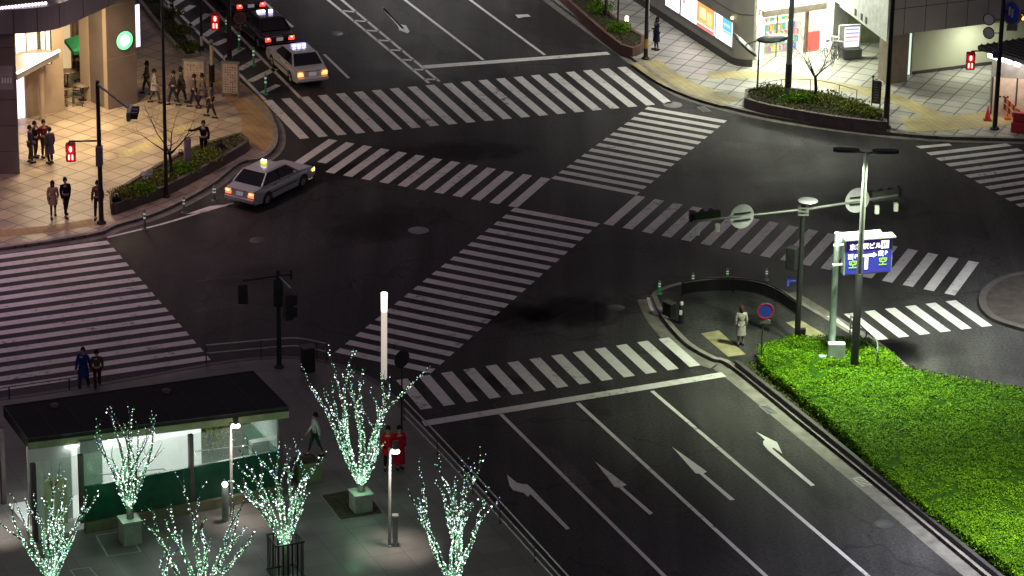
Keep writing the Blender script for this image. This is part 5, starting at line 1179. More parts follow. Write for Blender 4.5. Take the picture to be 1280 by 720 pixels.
# ------------------------------------------------------------------ vehicles
def bake(o, name, mats, parent):
    dg = bpy.context.evaluated_depsgraph_get(); dg.update(); me = bpy.data.meshes.new_from_object(o.evaluated_get(dg)); bpy.data.objects.remove(o)
    me.materials.clear()
    for m in mats: me.materials.append(m)
    o2 = bpy.data.objects.new(name, me); COL.objects.link(o2); o2.parent = parent; return o2
tyre = mat('tyre', (.02, .02, .02), .8); rimm = mat('wheel_rim', (.45, .45, .47), .3, .8); cglass = mat('car_glass', (.012, .012, .016), .08, var=0); chrome = mat('chrome', (.6, .6, .62), .15, .9)
def make_car(lab, p0, rz, body, tail_on=True, brake=True, sign=None, ind=None, grp='taxis at the junction', L_=4.55, tl=(1, .05, .03), roofm=None, extra=None):
    t = thing('taxi', lab, 'taxi', (*p0.xy, 0), R(rz), grp)      # local +x is forward
    bm_ = mat('car_paint', body, .28, .15, var=.03, scale=1, coat=.6); rm = roofm or bm_
    hw, wr, wx = .84, .31, (-1.32, 1.36)
    # side profile with wheel arches
    pr = [(-L_ / 2 + .02, .34), (-L_ / 2, .5), (-L_ / 2 + .01, .72), (-L_ / 2 + .05, .9), (-1.62, .95), (.92, .95), (1.5, .9), (2.05, .83), (L_ / 2 - .03, .74), (L_ / 2, .55), (L_ / 2 - .02, .34), (L_ / 2 - .1, .26)]
    for cx in (wx[1], wx[0]):
        pr.append((cx + wr + .07, .24))
        for i in range(9): a_ = math.pi * i / 8; pr.append((cx + math.cos(a_) * (wr + .05), .31 + math.sin(a_) * (wr + .05)))
        pr.append((cx - wr - .07, .24))
    pr.append((-L_ / 2 + .12, .26))
    def wid(x_, z_):
        w_ = hw - .07 * max(0, (abs(x_) - 1.4) / .9) ** 2 - (.05 if z_ > .8 else 0) - (.03 if z_ < .3 else 0)
        return w_
    x_ = MB(); n = len(pr)
    vs = [(a, -wid(a, b), b) for a, b in pr] + [(a, wid(a, b), b) for a, b in pr]
    x_.add(vs, [tuple(range(n)), tuple(range(2 * n - 1, n - 1, -1))] + [(i, n + i, n + (i + 1) % n, (i + 1) % n) for i in range(n)])
    o = x_.build('body', bm_, t); b_ = o.modifiers.new('b', 'BEVEL'); b_.width = .035; b_.segments = 2; b_.limit_method = 'ANGLE'; b_.angle_limit = R(40); bd_ = bake(o, 'body', [bm_], t)
    for p_ in bd_.data.polygons: p_.use_smooth = False
    # greenhouse: dark glass frustum, roof and pillars
    bz, tz = .945, 1.40; B = [(-1.68, .76), (.98, .78)]; Tt = [(-1.12, .60), (.28, .62)]
    def side(sy): return [Vector((B[0][0], sy * B[0][1], bz)), Vector((B[1][0], sy * B[1][1], bz)), Vector((Tt[1][0], sy * Tt[1][1], tz)), Vector((Tt[0][0], sy * Tt[0][1], tz))]
    Lf, Rt = side(1), side(-1)
    g2 = MB(); ctr_ = Vector((0, 0, 1.1))
    g2.add([v + (ctr_ - v) * .03 for v in Rt + Lf], [(0, 1, 2, 3), (7, 6, 5, 4), (1, 5, 6, 2), (4, 0, 3, 7), (3, 2, 6, 7), (4, 5, 1, 0)]); g2.build('cabin', M['black'], t)
    x_ = MB(); x_.add([Vector((Tt[0][0] - .06, -.62, tz)), Vector((Tt[1][0] + .06, -.64, tz)), Vector((Tt[1][0] + .06, .64, tz)), Vector((Tt[0][0] - .06, .62, tz)), Vector((Tt[0][0] + .08, -.5, tz + .07)), Vector((Tt[1][0] - .1, -.52, tz + .07)), Vector((Tt[1][0] - .1, .52, tz + .07)), Vector((Tt[0][0] + .08, .5, tz + .07))],
                      [(3, 2, 1, 0), (4, 5, 6, 7), (0, 1, 5, 4), (1, 2, 6, 5), (2, 3, 7, 6), (3, 0, 4, 7)]); x_.build('roof', rm, t, bevel=.03)
    for S_, sy in ((Rt, -1), (Lf, 1)):
        for a_, b_ in ((0, 3), (1, 2)): MB().tube(S_[a_], S_[b_], .045, .04, 6).build('pillar', bm_, t)
        mb_, mt_ = lerp(S_[0], S_[1], .50), lerp(S_[3], S_[2], .48); MB().tube(mb_, mt_, .035, n=6).build('pillar', M['black'], t)
        def at(u, v): return lerp(lerp(S_[0], S_[1], u), lerp(S_[3], S_[2], u), v)
        for u0, u1 in ((.06, .475), (.525, .94)):
            q4_ = [at(u0, .08), at(u1, .08), at(u1, .92), at(u0, .92)]; nn2 = Vector((0, sy * .012, .004)); MB().add([p_ + nn2 for p_ in q4_], [(0, 1, 2, 3) if sy < 0 else (3, 2, 1, 0)]); w_ = MB(); w_.add([p_ + nn2 for p_ in q4_], [(0, 1, 2, 3) if sy < 0 else (3, 2, 1, 0)]); w_.build('side_window', cglass, t)
    for nm, (a_, b_, c_, d_), ex in (('windshield', (Rt[1], Lf[1], Lf[2], Rt[2]), .012), ('rear_window', (Lf[0], Rt[0], Rt[3], Lf[3]), -.012)):
        w_ = MB(); f_ = lambda u, v: lerp(lerp(a_, b_, u), lerp(d_, c_, u), v) + Vector((ex, 0, .01)); w_.add([f_(.06, .05), f_(.94, .05), f_(.94, .93), f_(.06, .93)], [(0, 1, 2, 3)]); w_.build(nm, cglass, t)
    # wheels
    for cx in wx:
        for sy in (-1, 1):
            w_ = thing_wheel = MB(); n2 = 20
            prf = [(.17, sy * .72), (.29, sy * .70), (.31, sy * .68), (.31, sy * .52), (.2, sy * .50)]
            vs2 = []
            for r_, y_ in prf:
                for i in range(n2): a_ = 2 * math.pi * i / n2; vs2.append((cx + math.cos(a_) * r_, y_ + sy * .09, .31 + math.sin(a_) * r_))
            fs2 = []
            for k_ in range(len(prf) - 1):
                for i in range(n2): fs2.append((k_ * n2 + i, k_ * n2 + (i + 1) % n2, (k_ + 1) * n2 + (i + 1) % n2, (k_ + 1) * n2 + i))
            w_.add(vs2, fs2, 0, True); wh = w_.build('wheel', tyre, t)
            h_ = MB(); h_.add([(cx + math.cos(2 * math.pi * i / n2) * .18, sy * .80, .31 + math.sin(2 * math.pi * i / n2) * .18) for i in range(n2)], [tuple(range(n2)) if sy < 0 else tuple(range(n2 - 1, -1, -1))])
            for i in range(6): a_ = math.pi / 3 * i; h_.tube((cx, sy * .81, .31), (cx + math.cos(a_) * .165, sy * .81, .31 + math.sin(a_) * .165), .022, n=4)
            h_.build('rim', rimm, wh)
    hwr = wid(-L_ / 2, .7)
    lt = em('tail_on', tl, 3.0 if brake else 1.0, (.3, .02, .02)); lt2 = em('tail_amber', (1, .06, .05) if sign == 'blackcab' or sign is None else (1, .28, .06), 2.6, (.5, .1, .02)); lt3 = em('tail_core', (1, .35, .3) if sign == 'blackcab' or sign is None else (1, .7, .35), 4)
    for sy in (-1, 1):
        tl_ = MB().cbox((-L_ / 2 - .005, sy * (hwr - .17), .68), (.06, .28, .13)).build('taillight', lt if tail_on else M['red'], t, bevel=.01)
        if tail_on: MB().cbox((-L_ / 2 - .012, sy * (hwr - .15), .78), (.06, .24, .075)).build('brake_lamp', lt2, tl_); MB().cbox((-L_ / 2 - .046, sy * (hwr - .17), .77), (.01, .1, .07)).build('lamp_core', lt3, tl_)
        MB().cbox((L_ / 2 - .02, sy * (hwr - .15), .64), (.08, .3, .15)).build('headlight', em('headlight_glow', (1, .97, .9), 5) if ind else chrome, t, bevel=.015)
        if ind: MB().cbox((L_ / 2 - .12, sy * (hwr + .005), .64), (.16, .05, .12)).build('indicator', em('indicator_amber', (1, .4, .05), 4), t)
        MB().cbox((.62, sy * .88, 1.0), (.1, .16, .12)).build('mirror', bm_, t, bevel=.02)
        for xx in (-.75, .25): MB().cbox((xx, sy * (hw - .045), .84), (.16, .05, .025)).build('door_handle', chrome, t)
        MB().cbox((-.1, sy * (hw - .005), .55), (2.0, .03, .06)).build('side_moulding', M['darkgrey'], t)
    MB().box(-L_ / 2 - .09, -L_ / 2 + .05, -hwr - .01, hwr + .01, .36, .54).build('rear_bumper', bm_, t, bevel=.03); MB().box(L_ / 2 - .05, L_ / 2 + .08, -hwr, hwr, .34, .54).build('front_bumper', bm_, t, bevel=.03)
    MB().cbox((-L_ / 2 - .012, 0, .7), (.03, .34, .17)).build('licence_plate', em('plate', (.85, .85, 1), .12, (.7, .7, .7)), t)
    MB().box(-L_ / 2 - .006, -L_ / 2 + .02, -.42, .42, .84, .87).build('trunk_strip', chrome, t); MB().cbox((L_ / 2 - .01, 0, .62), (.05, .8, .13)).build('grille', chrome, t)
    if sign == 'bluewhite':
        s_ = MB().cbox((-.25, 0, tz + .14), (.2, .72, .12)).build('roof_sign', em('roofsign_blue', (.3, .28, 1), 1.8), t, bevel=.02)
        for k_ in (-.25, 0, .25): MB().cbox((-.36, k_, tz + .15), (.03, .14, .06)).build('sign_lamp', em('roofsign_white', (.75, .85, 1), 6), s_)
    if sign == 'yellow':
        s_ = MB().cbox((-.3, .12, tz + .15), (.14, .27, .12)).build('roof_sign', em('roofsign_yellow', (.85, .95, .12), 1.5), t, bevel=.02); MB().cbox((-.3, .12, tz + .23), (.1, .22, .035)).build('sign_cap', em('roofsign_top', (1, .93, 1), 5), s_)
    if sign == 'blackcab':
        MB().cbox((-.2, .25, tz + .13), (.18, .4, .1)).build('roof_sign', em('roofsign_w', (.75, .75, 1), 3.5), t, bevel=.02); MB().cbox((-.35, -.2, tz + .14), (.14, .2, .16)).build('roof_sign', em('roofsign_v', (.55, .5, 1), 4), t, bevel=.02)
    return t
import cmath
def adeg(v): return math.degrees(math.atan2(v.y, v.x))
# white taxi (tail towards the camera), facing up the road
up = adeg(G(346, 17) - G(366, 34)); upv = adeg(G(410, 0) - G(536, 104)) + 180 if False else adeg(G(410, 0) - G(536, 104))
c_ = (G(362, 84) + G(396, 104)) / 2
make_car('white taxi with glowing blue roof lamps stopped just before the far zebra crossing', G(371, 92), upv, (.72, .7, .68), sign='bluewhite', tl=(1, .3, .06))
make_car('black taxi waiting directly ahead of the white taxi, red tail lamps lit', G(331, 49), upv, (.018, .008, .012), sign='blackcab')
make_car('dark car at the top edge ahead of the black taxi, partly cut off', G(296, 8), upv, (.03, .015, .02), sign=None, grp='taxis at the junction')
make_car('dark car farthest up the queue, only its tail in view', G(262, -20), upv, (.02, .02, .025), grp='taxis at the junction')
sv = adeg(G(389, 221) - G(322, 254))
make_car('silver taxi with a yellow roof sign turning past the corner planter', G(338, 242), sv, (.45, .46, .47), sign='yellow', ind=True, tl=(1, .12, .04))

# ------------------------------------------------------------------ people
skin = mat('skin', (.42, .26, .19), .5, var=.05)
def skinmesh(name, V, E, root, m, parent, sub=1):
    me = bpy.data.meshes.new(name); me.from_pydata([v[:3] for v in V], E, [])
    o = bpy.data.objects.new(name, me); COL.objects.link(o)
    bm = bmesh.new(); bm.from_mesh(me); ly = bm.verts.layers.skin.verify(); bm.verts.ensure_lookup_table()
    for i, v in enumerate(bm.verts): v[ly].radius = (V[i][3], V[i][4] if len(V[i]) > 4 else V[i][3]); v[ly].use_root = (i == root)
    bm.to_mesh(me); bm.free()
    s_ = o.modifiers.new('skin', 'SKIN'); s_.use_smooth_shade = True
    if sub: q_ = o.modifiers.new('sub', 'SUBSURF'); q_.levels = sub; q_.render_levels = sub
    return bake(o, name, [m], parent)
_pc = {}
def clothm(c):
    k = tuple(c)
    if k not in _pc: _pc[k] = mat('cloth', c, .85, var=.15, scale=12)
    return _pc[k]
def person(px_, py_, lab, facing, coat, trousers, hair=(.02, .015, .012), h=1.68, pose='stand', skirt=0, long_=.0, hairlen=0, bag=None, grp=None, z=Z, carry=None):
    g_ = G(px_, py_); t = thing('person', lab, 'person', (*g_.xy, z), R(facing + 90), grp)   # local -y is the front
    k = h / 1.7
    st_ = {'stand': ((.02, .0), (-.02, .0)), 'walk': ((.24, 1), (-.26, 1)), 'wide': ((.05, 0), (-.05, 0))}.get(pose, ((.02, 0), (-.02, 0)))
    legs = []
    for sx, (fy, _) in zip((-1, 1), st_):
        legs.append([(sx * .09, 0, .90), (sx * .095, -fy * .55 - .02, .50), (sx * .1, -fy * .9 + (.04 if fy < 0 else 0), .09)])
    arms = []
    for sx in (-1, 1):
        if pose == 'phone' and sx == 1: a_ = [(sx * .18, 0, 1.39), (sx * .22, -.06, 1.12), (sx * .1, -.3, 1.22)]
        elif pose == 'phone2': a_ = [(sx * .18, 0, 1.39), (sx * .22, -.06, 1.12), (sx * .07, -.3, 1.18)]
        elif pose == 'reach' and sx == -1: a_ = [(sx * .18, 0, 1.39), (sx * .42, -.1, 1.3), (sx * .68, -.18, 1.33)]
        elif pose == 'walk': a_ = [(sx * .18, 0, 1.39), (sx * .23, .05 * sx + .03, 1.12), (sx * .23, .16 * sx - .05, .88)]
        else: a_ = [(sx * .18, 0, 1.39), (sx * .23, .03, 1.12), (sx * .22, -.05, .87)]
        arms.append(a_)
    S_ = lambda p, r, r2=None: (p[0] * k, p[1] * k, p[2] * k, r * k, (r2 or r) * k)
    V = [S_((0, 0, .95), .13, .10), S_((0, 0, 1.12), .115, .09), S_((0, 0, 1.32), .15, .10), S_((0, .01, 1.45), .055), S_((0, 0, 1.51), .05), S_((0, -.015, 1.57), .078, .085), S_((0, -.005, 1.65), .08, .09), S_((0, 0, 1.70), .045)]
    E = [(0, 1), (1, 2), (2, 3), (3, 4), (4, 5), (5, 6), (6, 7)]
    for a_ in arms:
        n = len(V); V += [S_(a_[0], .055), S_(a_[1], .042), S_(a_[2], .028)]
        d = (Vector(a_[2]) - Vector(a_[1])).normalized(); V.append(S_(tuple(Vector(a_[2]) + d * .07), .032, .02)); E += [(2, n), (n, n + 1), (n + 1, n + 2), (n + 2, n + 3)]
    for l_ in legs:
        n = len(V); V += [S_(l_[0], .085), S_(l_[1], .06), S_(l_[2], .042), S_((l_[2][0], l_[2][1] - .13, .045), .04, .03)]; E += [(0, n), (n, n + 1), (n + 1, n + 2), (n + 2, n + 3)]
    body = skinmesh('body', V, E, 0, skin, t)
    # fingers, nose and ears join the same mesh
    ex = MB()
    for a_, sx in zip(arms, (-1, 1)):
        d = (Vector(a_[2]) - Vector(a_[1])).normalized(); w_ = Vector(a_[2]) + d * .085; s2 = Vector((0, 1, 0)) if abs(d.y) < .8 else Vector((1, 0, 0)); s2 = (s2 - d * s2.dot(d)).normalized(); inn_ = Vector((-sx * .4, -.3, 0)) * .06
        for f_, (o_, l_) in enumerate(((-.027, .065), (-.009, .078), (.009, .074), (.027, .055))):
            p0 = w_ + s2 * o_; p1 = p0 + d * l_ * .55; p2 = p1 + d * l_ * .35 + inn_ * .5; ex.path([p0 * k, p1 * k, p2 * k], [.0095, .008, .006], 5)
        p0 = w_ - d * .05 - s2 * .03; ex.path([p0 * k, (p0 - s2 * .025 + d * .025) * k, (p0 - s2 * .03 + d * .055) * k], [.011, .01, .007], 5)
    ex.lathe([(.001, .03), (.012, .0), (.016, -.03), (.001, -.035)], 6, (0, -.1 * k, 1.6 * k)); 
    for sx in (-1, 1): ex.ball((sx * .083 * k, .0, 1.6 * k), .022, 6)
    bm = bmesh.new(); bm.from_mesh(body.data); me2 = bpy.data.meshes.new('x'); me2.from_pydata(ex.v, [], ex.f); bm.from_mesh(me2); bm.to_mesh(body.data); bm.free()
    e_ = MB()
    for sx in (-1, 1): MB().ball((sx * .03 * k, -.092 * k, 1.62 * k), .012, 6).build('eye', M['black'], t)
    MB().cbox((0, -.092 * k, 1.545 * k), (.045, .012, .01)).build('mouth', clothm((.3, .08, .07)), t)
    hr = MB(); hr.lathe([(.001, .13), (.05, .12), (.085, .075), (.1, .02), (.1, -.03 - hairlen * .5), (.085, -.06 - hairlen), (.05, -.065 - hairlen)], 14, (0, .022 * k, 1.635 * k), sx=.95, sy=1.0); hr.build('hair', clothm(hair), t)
    # trousers / tights
    V = [S_((0, 0, .97), .145, .115)]; E = []
    for l_ in legs: n = len(V); V += [S_(l_[0], .1), S_(l_[1], .075 if not skirt else .062), S_((l_[2][0], l_[2][1], .12), .062 if not skirt else .045)]; E += [(0, n), (n, n + 1), (n + 1, n + 2)]
    skinmesh('trousers' if not skirt else 'tights', V, E, 0, clothm(trousers), t)
    for l_ in legs: MB().box(-.05, .05, -.19, .09, 0, .085, 0, Matrix.Translation(Vector((l_[2][0], l_[2][1], 0)) * k)).build('shoe', M['black'], t, bevel=.02)
    V = [S_((0, 0, 1.0), .165, .13), S_((0, 0, 1.14), .145, .12), S_((0, 0, 1.31), .175, .13), S_((0, .01, 1.44), .085)]; E = [(0, 1), (1, 2), (2, 3)]
    for a_ in arms: n = len(V); V += [S_(a_[0], .078), S_(a_[1], .062), S_(a_[2], .05)]; E += [(2, n), (n, n + 1), (n + 1, n + 2)]
    co_ = skinmesh('coat', V, E, 0, clothm(coat), t)
    if long_:
        sk = MB(); sk.lathe([(.15, 1.1), (.17, 1.0), (.19, .85), (.2 + .05 * long_, .98 - long_)], 18, sx=1, sy=.75 + (.3 if pose == 'walk' else .05)); sk.v = [tuple(Vector(v) * k) for v in sk.v]; sk.build('coat_hem', clothm(coat), co_)
    if bag:
        b_ = MB().box(-.16, .16, -.06, .06, 0, .26, 0, Matrix.Translation((.3 * k, .02, .62 * k))).build('bag', clothm(bag), t, bevel=.03)
        MB().tube((.3 * k, 0, .86 * k), (.14, .0, 1.4 * k), .012).build('strap', clothm(bag), b_)
    if carry == 'phone': MB().cbox((.06 * k, -.34 * k, 1.24 * k), (.07, .012, .14)).build('phone', em('phone_glow', (.8, .9, 1), .8), t)
    return t
gw = 'people standing by the cafe front'
person(67, 275, 'person walking in a loose beige poncho coat, left of the person in black', -80, (.36, .25, .19), (.05, .03, .03), pose='walk', skirt=1, long_=.35, hairlen=.1, h=1.6)
person(83, 274, 'person in a black jacket and trousers walking right of the beige coat', -60, (.014, .012, .02), (.012, .012, .018), pose='walk', h=1.72)
person(39, 207, 'person in a purple coat and grey trousers standing at the left of the cafe group', 20, (.045, .03, .13), (.05, .05, .055), h=1.72, bag=(.02, .02, .02), grp=gw)
person(45, 200, 'person in dark clothes half hidden behind the purple coat', -20, (.02, .018, .02), (.03, .03, .03), h=1.66, pose='phone', grp=gw)
person(56, 200, 'person in a dark red jacket holding something white in the cafe group', -60, (.13, .02, .025), (.03, .03, .04), h=1.72, pose='phone', carry='phone', grp=gw)
person(63, 208, 'person in a long grey coat seen from behind in the cafe group', 130, (.075, .07, .08), (.03, .03, .035), h=1.68, long_=.5, hair=(.05, .035, .025), grp=gw)
person(123, 276, 'person in a brown jacket mostly hidden behind the plaza signal pole', -90, (.14, .09, .06), (.03, .03, .03), h=1.65, pose='walk')
person(255, 205, 'person in black with one arm stretched out beside the grey stub pillar', -90, (.012, .012, .014), (.012, .012, .016), h=1.72, pose='reach', z=.3)
person(820, 66, 'person in a dark knee length coat standing alone near the lit posters', 200, (.02, .022, .05), (.02, .02, .03), h=1.66, pose='phone', long_=.5, skirt=1, hairlen=.08)
person(925, 436, 'person in a pale grey coat and white shoes waiting on the traffic island', 100, (.28, .26, .24), (.16, .14, .13), hair=(.06, .02, .02), h=1.66, long_=.5, hairlen=.1, skirt=1)
person(105, 488, 'person in a blue coat stepping off the left zebra crossing', -100, (.02, .035, .16), (.02, .03, .1), h=1.74, pose='walk', long_=.4, z=0)
person(122, 487, 'person in an olive coat beside the blue coat on the left zebra crossing', -80, (.07, .06, .03), (.06, .02, .03), h=1.6, pose='walk', z=0)
person(394, 574, 'person in a white top and dark green skirt walking near the pavilion corner', 200, (.45, .5, .48), (.02, .06, .045), h=1.68, pose='walk', skirt=1, long_=.0)
person(485, 591, 'person in a red coat left of the small plaza lamp', -90, (.5, .012, .02), (.02, .015, .015), h=1.68, long_=.35)
person(499, 590, 'person in a long red coat right of the small plaza lamp', -70, (.38, .008, .025), (.2, .01, .02), h=1.66, long_=.75)
gb = 'people walking across the plaza behind the mast'
for i, (px_, py_, c1, c2, lab, ps_, f_) in enumerate(((184, 121, (.05, .045, .045), (.05, .05, .05), 'person in dark grey nearest the brown sign pillar', 'walk', 0), (194, 132, (.30, .26, .25), (.07, .06, .06), 'person in a pale grey coat left of the tall mast', 'walk', 10), (217, 135, (.045, .035, .045), (.03, .03, .05), 'person in dark purple grey immediately right of the tall mast', 'walk', 15), (227, 131, (.09, .07, .07), (.03, .03, .04), 'person in brown grey at the left edge of the wide notice board', 'walk', 5), (243, 138, (.12, .09, .085), (.03, .02, .06), 'person in a brown coat right in front of the wide notice board', 'walk', -5), (254, 138, (.16, .12, .11), (.07, .06, .06), 'person in a tan coat at the right side of the wide notice board', 'walk', 10), (264, 150, (.13, .10, .09), (.04, .035, .04), 'person in tan brown last in the walking group, below the marker post', 'walk', -15))):
    person(px_, py_, lab, f_ + (0 if i % 2 else 180), c1, c2, h=1.6 + .03 * (i % 4), pose=ps_, long_=.3 if i % 2 else 0, hairlen=.06 if i % 3 == 0 else 0, grp=gb)
person(84, 86, 'person in dark clothes standing in front of the cafe terrace wall', -90, (.03, .02, .03), (.02, .02, .03), h=1.7)
# bags on the planter edge
for px_, py_, lab, s_ in ((275, 201, 'black bag with upright straps on the planter beside the person in black', .42), (226, 208, 'small black bag left of the grey stub pillar', .3), (146, 268, 'small white and dark bundle at the plaza end of the corner planter', .28)):
    g_ = G(px_, py_); t = thing('bag', lab, 'bag', (*g_.xy, .35 if px_ > 200 else .55), R(30)); MB().lathe([(s_ * .6, 0), (s_ * .75, s_ * .4), (s_ * .5, s_ * .9), (s_ * .15, s_ * 1.1)], 10, sx=1.1, sy=.7).build('body', clothm((.015, .015, .018)), t); MB().path([(-s_ * .3, 0, s_ * .9), (-s_ * .2, 0, s_ * 1.5), (s_ * .2, 0, s_ * 1.45), (s_ * .3, 0, s_ * .9)], .02).build('handle', M['black'] if px_ > 200 else M['white'], t)
# small tilted sign in the planter
g_ = G(187, 240); t = thing('tilted_notice', 'small silvery tilted notice plate at the inner edge of the corner planter', 'sign', (*g_.xy, .3), R(40)); MB().box(-.3, .3, -.01, .01, 0, .35, 0, Matrix.Translation((0, 0, .35)) @ Matrix.Rotation(R(-40), 4, 'X')).build('plate', mat('plate_silver', (.6, .62, .66), .3, .5), t); MB().tube((0, 0, 0), (0, 0, .5), .03).build('post', M['grey'], t)
# ------------------------------------------------------------------ lit trees and station plaza lamps
bulbs = [em('bulb_white', (.82, 1, .88), 2.4), em('bulb_green', (.28, .95, .5), 1.2), em('bulb_blue', (.55, .62, 1), 1.7), em('bulb_pale', (.8, 1, .62), 1.6), em('bulb_bright', (.9, 1, .95), 4)]
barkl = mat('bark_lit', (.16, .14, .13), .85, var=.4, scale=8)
def litree(px_, py_, y0, top, width, lab, seed, base_kind='box', nb=650, tilt=0, pw=12, boxlab=''):
    """px_,py_ ground pixel; y0 picture row where the lit part starts; top row of the crown"""
    random.seed(seed); g_ = G(px_, py_); zb = HT(g_, y0); zt = HT(g_, top); t = thing('lit_tree', lab, 'tree', (*g_.xy, Z), 0, 'leafless trees wrapped in fairy lights')
    H_ = zt - Z; b0 = zb - Z; width *= 1.0
    tr = MB(); tr.path([(0, 0, .0), (.02, 0, b0 * .6), (0, 0, b0 + .1)], [.16, .13, .12], 9); tr.build('trunk', barkl, t)
    cr_ = MB(); tips = []
    nl = 8; nb *= 1.7
    for k_ in range(nl):
        a_ = 2 * math.pi * k_ / nl + random.uniform(-.2, .2); sp_ = (random.uniform(.6, 1.0) if k_ % 3 else random.uniform(.1, .35)) * width / max(1, (H_ - b0)) * 1.45
        d = Vector((math.cos(a_) * sp_ + tilt, math.sin(a_) * sp_, 1)).normalized()
        p = Vector((math.cos(a_) * .07, math.sin(a_) * .07, b0)); L_ = (H_ - b0) * random.uniform(.75, 1.0) * .6
        branch(cr_, p, d, .075, L_, 2, tips, .26, .12, 7, .34, 2, .5)
    cr_.build('crown', barkl, t)
    ls = MB(); segs = []
    for pts_, dep, rr_ in tips:
        for i in range(len(pts_) - 1):
            if dep > 0 or random.random() < .8: segs.append((pts_[i], pts_[i + 1], rr_[i], dep))
    wts = [(s_[1] - s_[0]).length * (1.0 if s_[3] == 2 else .7 if s_[3] == 1 else .3) * (2.6 - 2.15 * min(1, max(0, (s_[0].z - b0) / (H_ - b0) * 1.3))) for s_ in segs]; tot = sum(wts)
    for (a_, b_, r_, dep), w_ in zip(segs, wts):
        n_ = nb * w_ / tot; n_ = int(n_) + (random.random() < n_ % 1)
        for _ in range(n_):
            p = lerp(a_, b_, random.random()) + Vector((random.gauss(0, 1), random.gauss(0, 1), random.gauss(0, 1))).normalized() * (r_ + .02)
            f_ = (p.z - b0) / (H_ - b0); rn = random.random()
            mi = 2 if rn < .08 + .5 * max(0, f_ - .4) else (1 if rn < .62 else (0 if rn < .8 else (3 if rn < .93 else 4))); s_ = random.uniform(.011, .026) if mi != 4 else .028
            ls.add([p + Vector(v) * s_ for v in ((1, 0, 0), (-1, 0, 0), (0, 1, 0), (0, -1, 0), (0, 0, 1), (0, 0, -1))], [(0, 2, 4), (2, 1, 4), (1, 3, 4), (3, 0, 4), (2, 0, 5), (1, 2, 5), (3, 1, 5), (0, 3, 5)], mi)
    for k_ in range(30):
        a_ = random.random() * 6.28; p = Vector((math.cos(a_) * .14, math.sin(a_) * .14, b0 - .0 + random.random() * .3)); ls.add([p + Vector(v) * .028 for v in ((1, 0, 0), (-1, 0, 0), (0, 1, 0), (0, -1, 0), (0, 0, 1), (0, 0, -1))], [(0, 2, 4), (2, 1, 4), (1, 3, 4), (3, 0, 4), (2, 0, 5), (1, 2, 5), (3, 1, 5), (0, 3, 5)], 1)
    ls.build('fairy_lights', bulbs, t)
    lamp('POINT', (g_.x, g_.y - .1, zb + (zt - zb) * .35), pw * 3.2, (.42, 1, .52), .5, name='tree_glow'); lamp('POINT', (g_.x, g_.y - .3, zb + .25), pw * 1.3, (.45, 1, .6), .25, name='tree_glow')
    q_ = 'tree'
    if base_kind == 'box':
        p_ = thing('tree_box', 'pale green planter box under the lit tree ' + boxlab, 'planter', (*g_.xy, Z), RZ, 'square boxes under the lit trees')
        MB().box(-.33, .33, -.33, .33, 0, max(.5, b0 * .62)).build('body', mat('box_palegreen', (.30, .36, .28), .6), p_, bevel=.02); MB().box(-.36, .36, -.36, .36, max(.5, b0 * .62) + .002, max(.5, b0 * .62) + .05).build('rim', mat('box_rim', (.4, .46, .38), .5), p_)
    if base_kind == 'cage':
        p_ = thing('tree_cage', 'black slatted metal cage around the foot of the lit tree at the pavilion corner', 'tree guard', (*g_.xy, Z), RZ)
        hh_ = 1.35
        for zz in (.05, hh_): 
            for i in range(4): c4 = [(-.5, -.5), (.5, -.5), (.5, .5), (-.5, .5)]; a_, b_ = c4[i], c4[(i + 1) % 4]; MB().tube((*a_, zz), (*b_, zz), .035, n=4).build('rail', M['black'], p_)
        for i in range(4):
            c4 = [(-.5, -.5), (.5, -.5), (.5, .5), (-.5, .5)]; a_, b_ = c4[i], c4[(i + 1) % 4]
            for k_ in range(6): u = (k_ + .5) / 6; MB().cbox((lerp(a_[0], b_[0], u), lerp(a_[1], b_[1], u), hh_ / 2), (.05 if i % 2 == 0 else .015, .015 if i % 2 == 0 else .05, hh_ - .06)).build('slat', M['black'], p_)
    if '|' in t['label']: t['label'] = t['label'].replace('|', '')
    return t
litree(163, 682, 632, 504, 1.7, 'fairy lit bare tree |in front of the pavilion middle, against the green base', 21, nb=900, boxlab='at the pavilion middle')
litree(451, 641, 603, 441, 2.2, 'tallest densely fairy lit bare tree |near the glowing white column', 22, nb=1500, pw=15, boxlab='near the white light column')
litree(357, 722, 678, 548, 1.9, 'fairy lit bare tree |standing in a black cage at the pavilion corner', 23, 'cage', nb=950, tilt=-.06)
litree(66, 768, 722, 586, 1.9, 'fairy lit bare tree |at the lower left, in front of the yellow panel', 24, nb=1100, boxlab='at the lower left corner')
litree(252, 790, 745, 610, 3.4, 'fairy lit bare tree |cut off by the bottom edge, left of the black cage', 25, nb=1000, boxlab='left of the black cage')
litree(568, 775, 728, 572, 1.8, 'fairy lit bare tree |beside the steel railing at the bottom', 26, nb=1400, pw=15, boxlab='beside the steel railing')
random.seed(99)
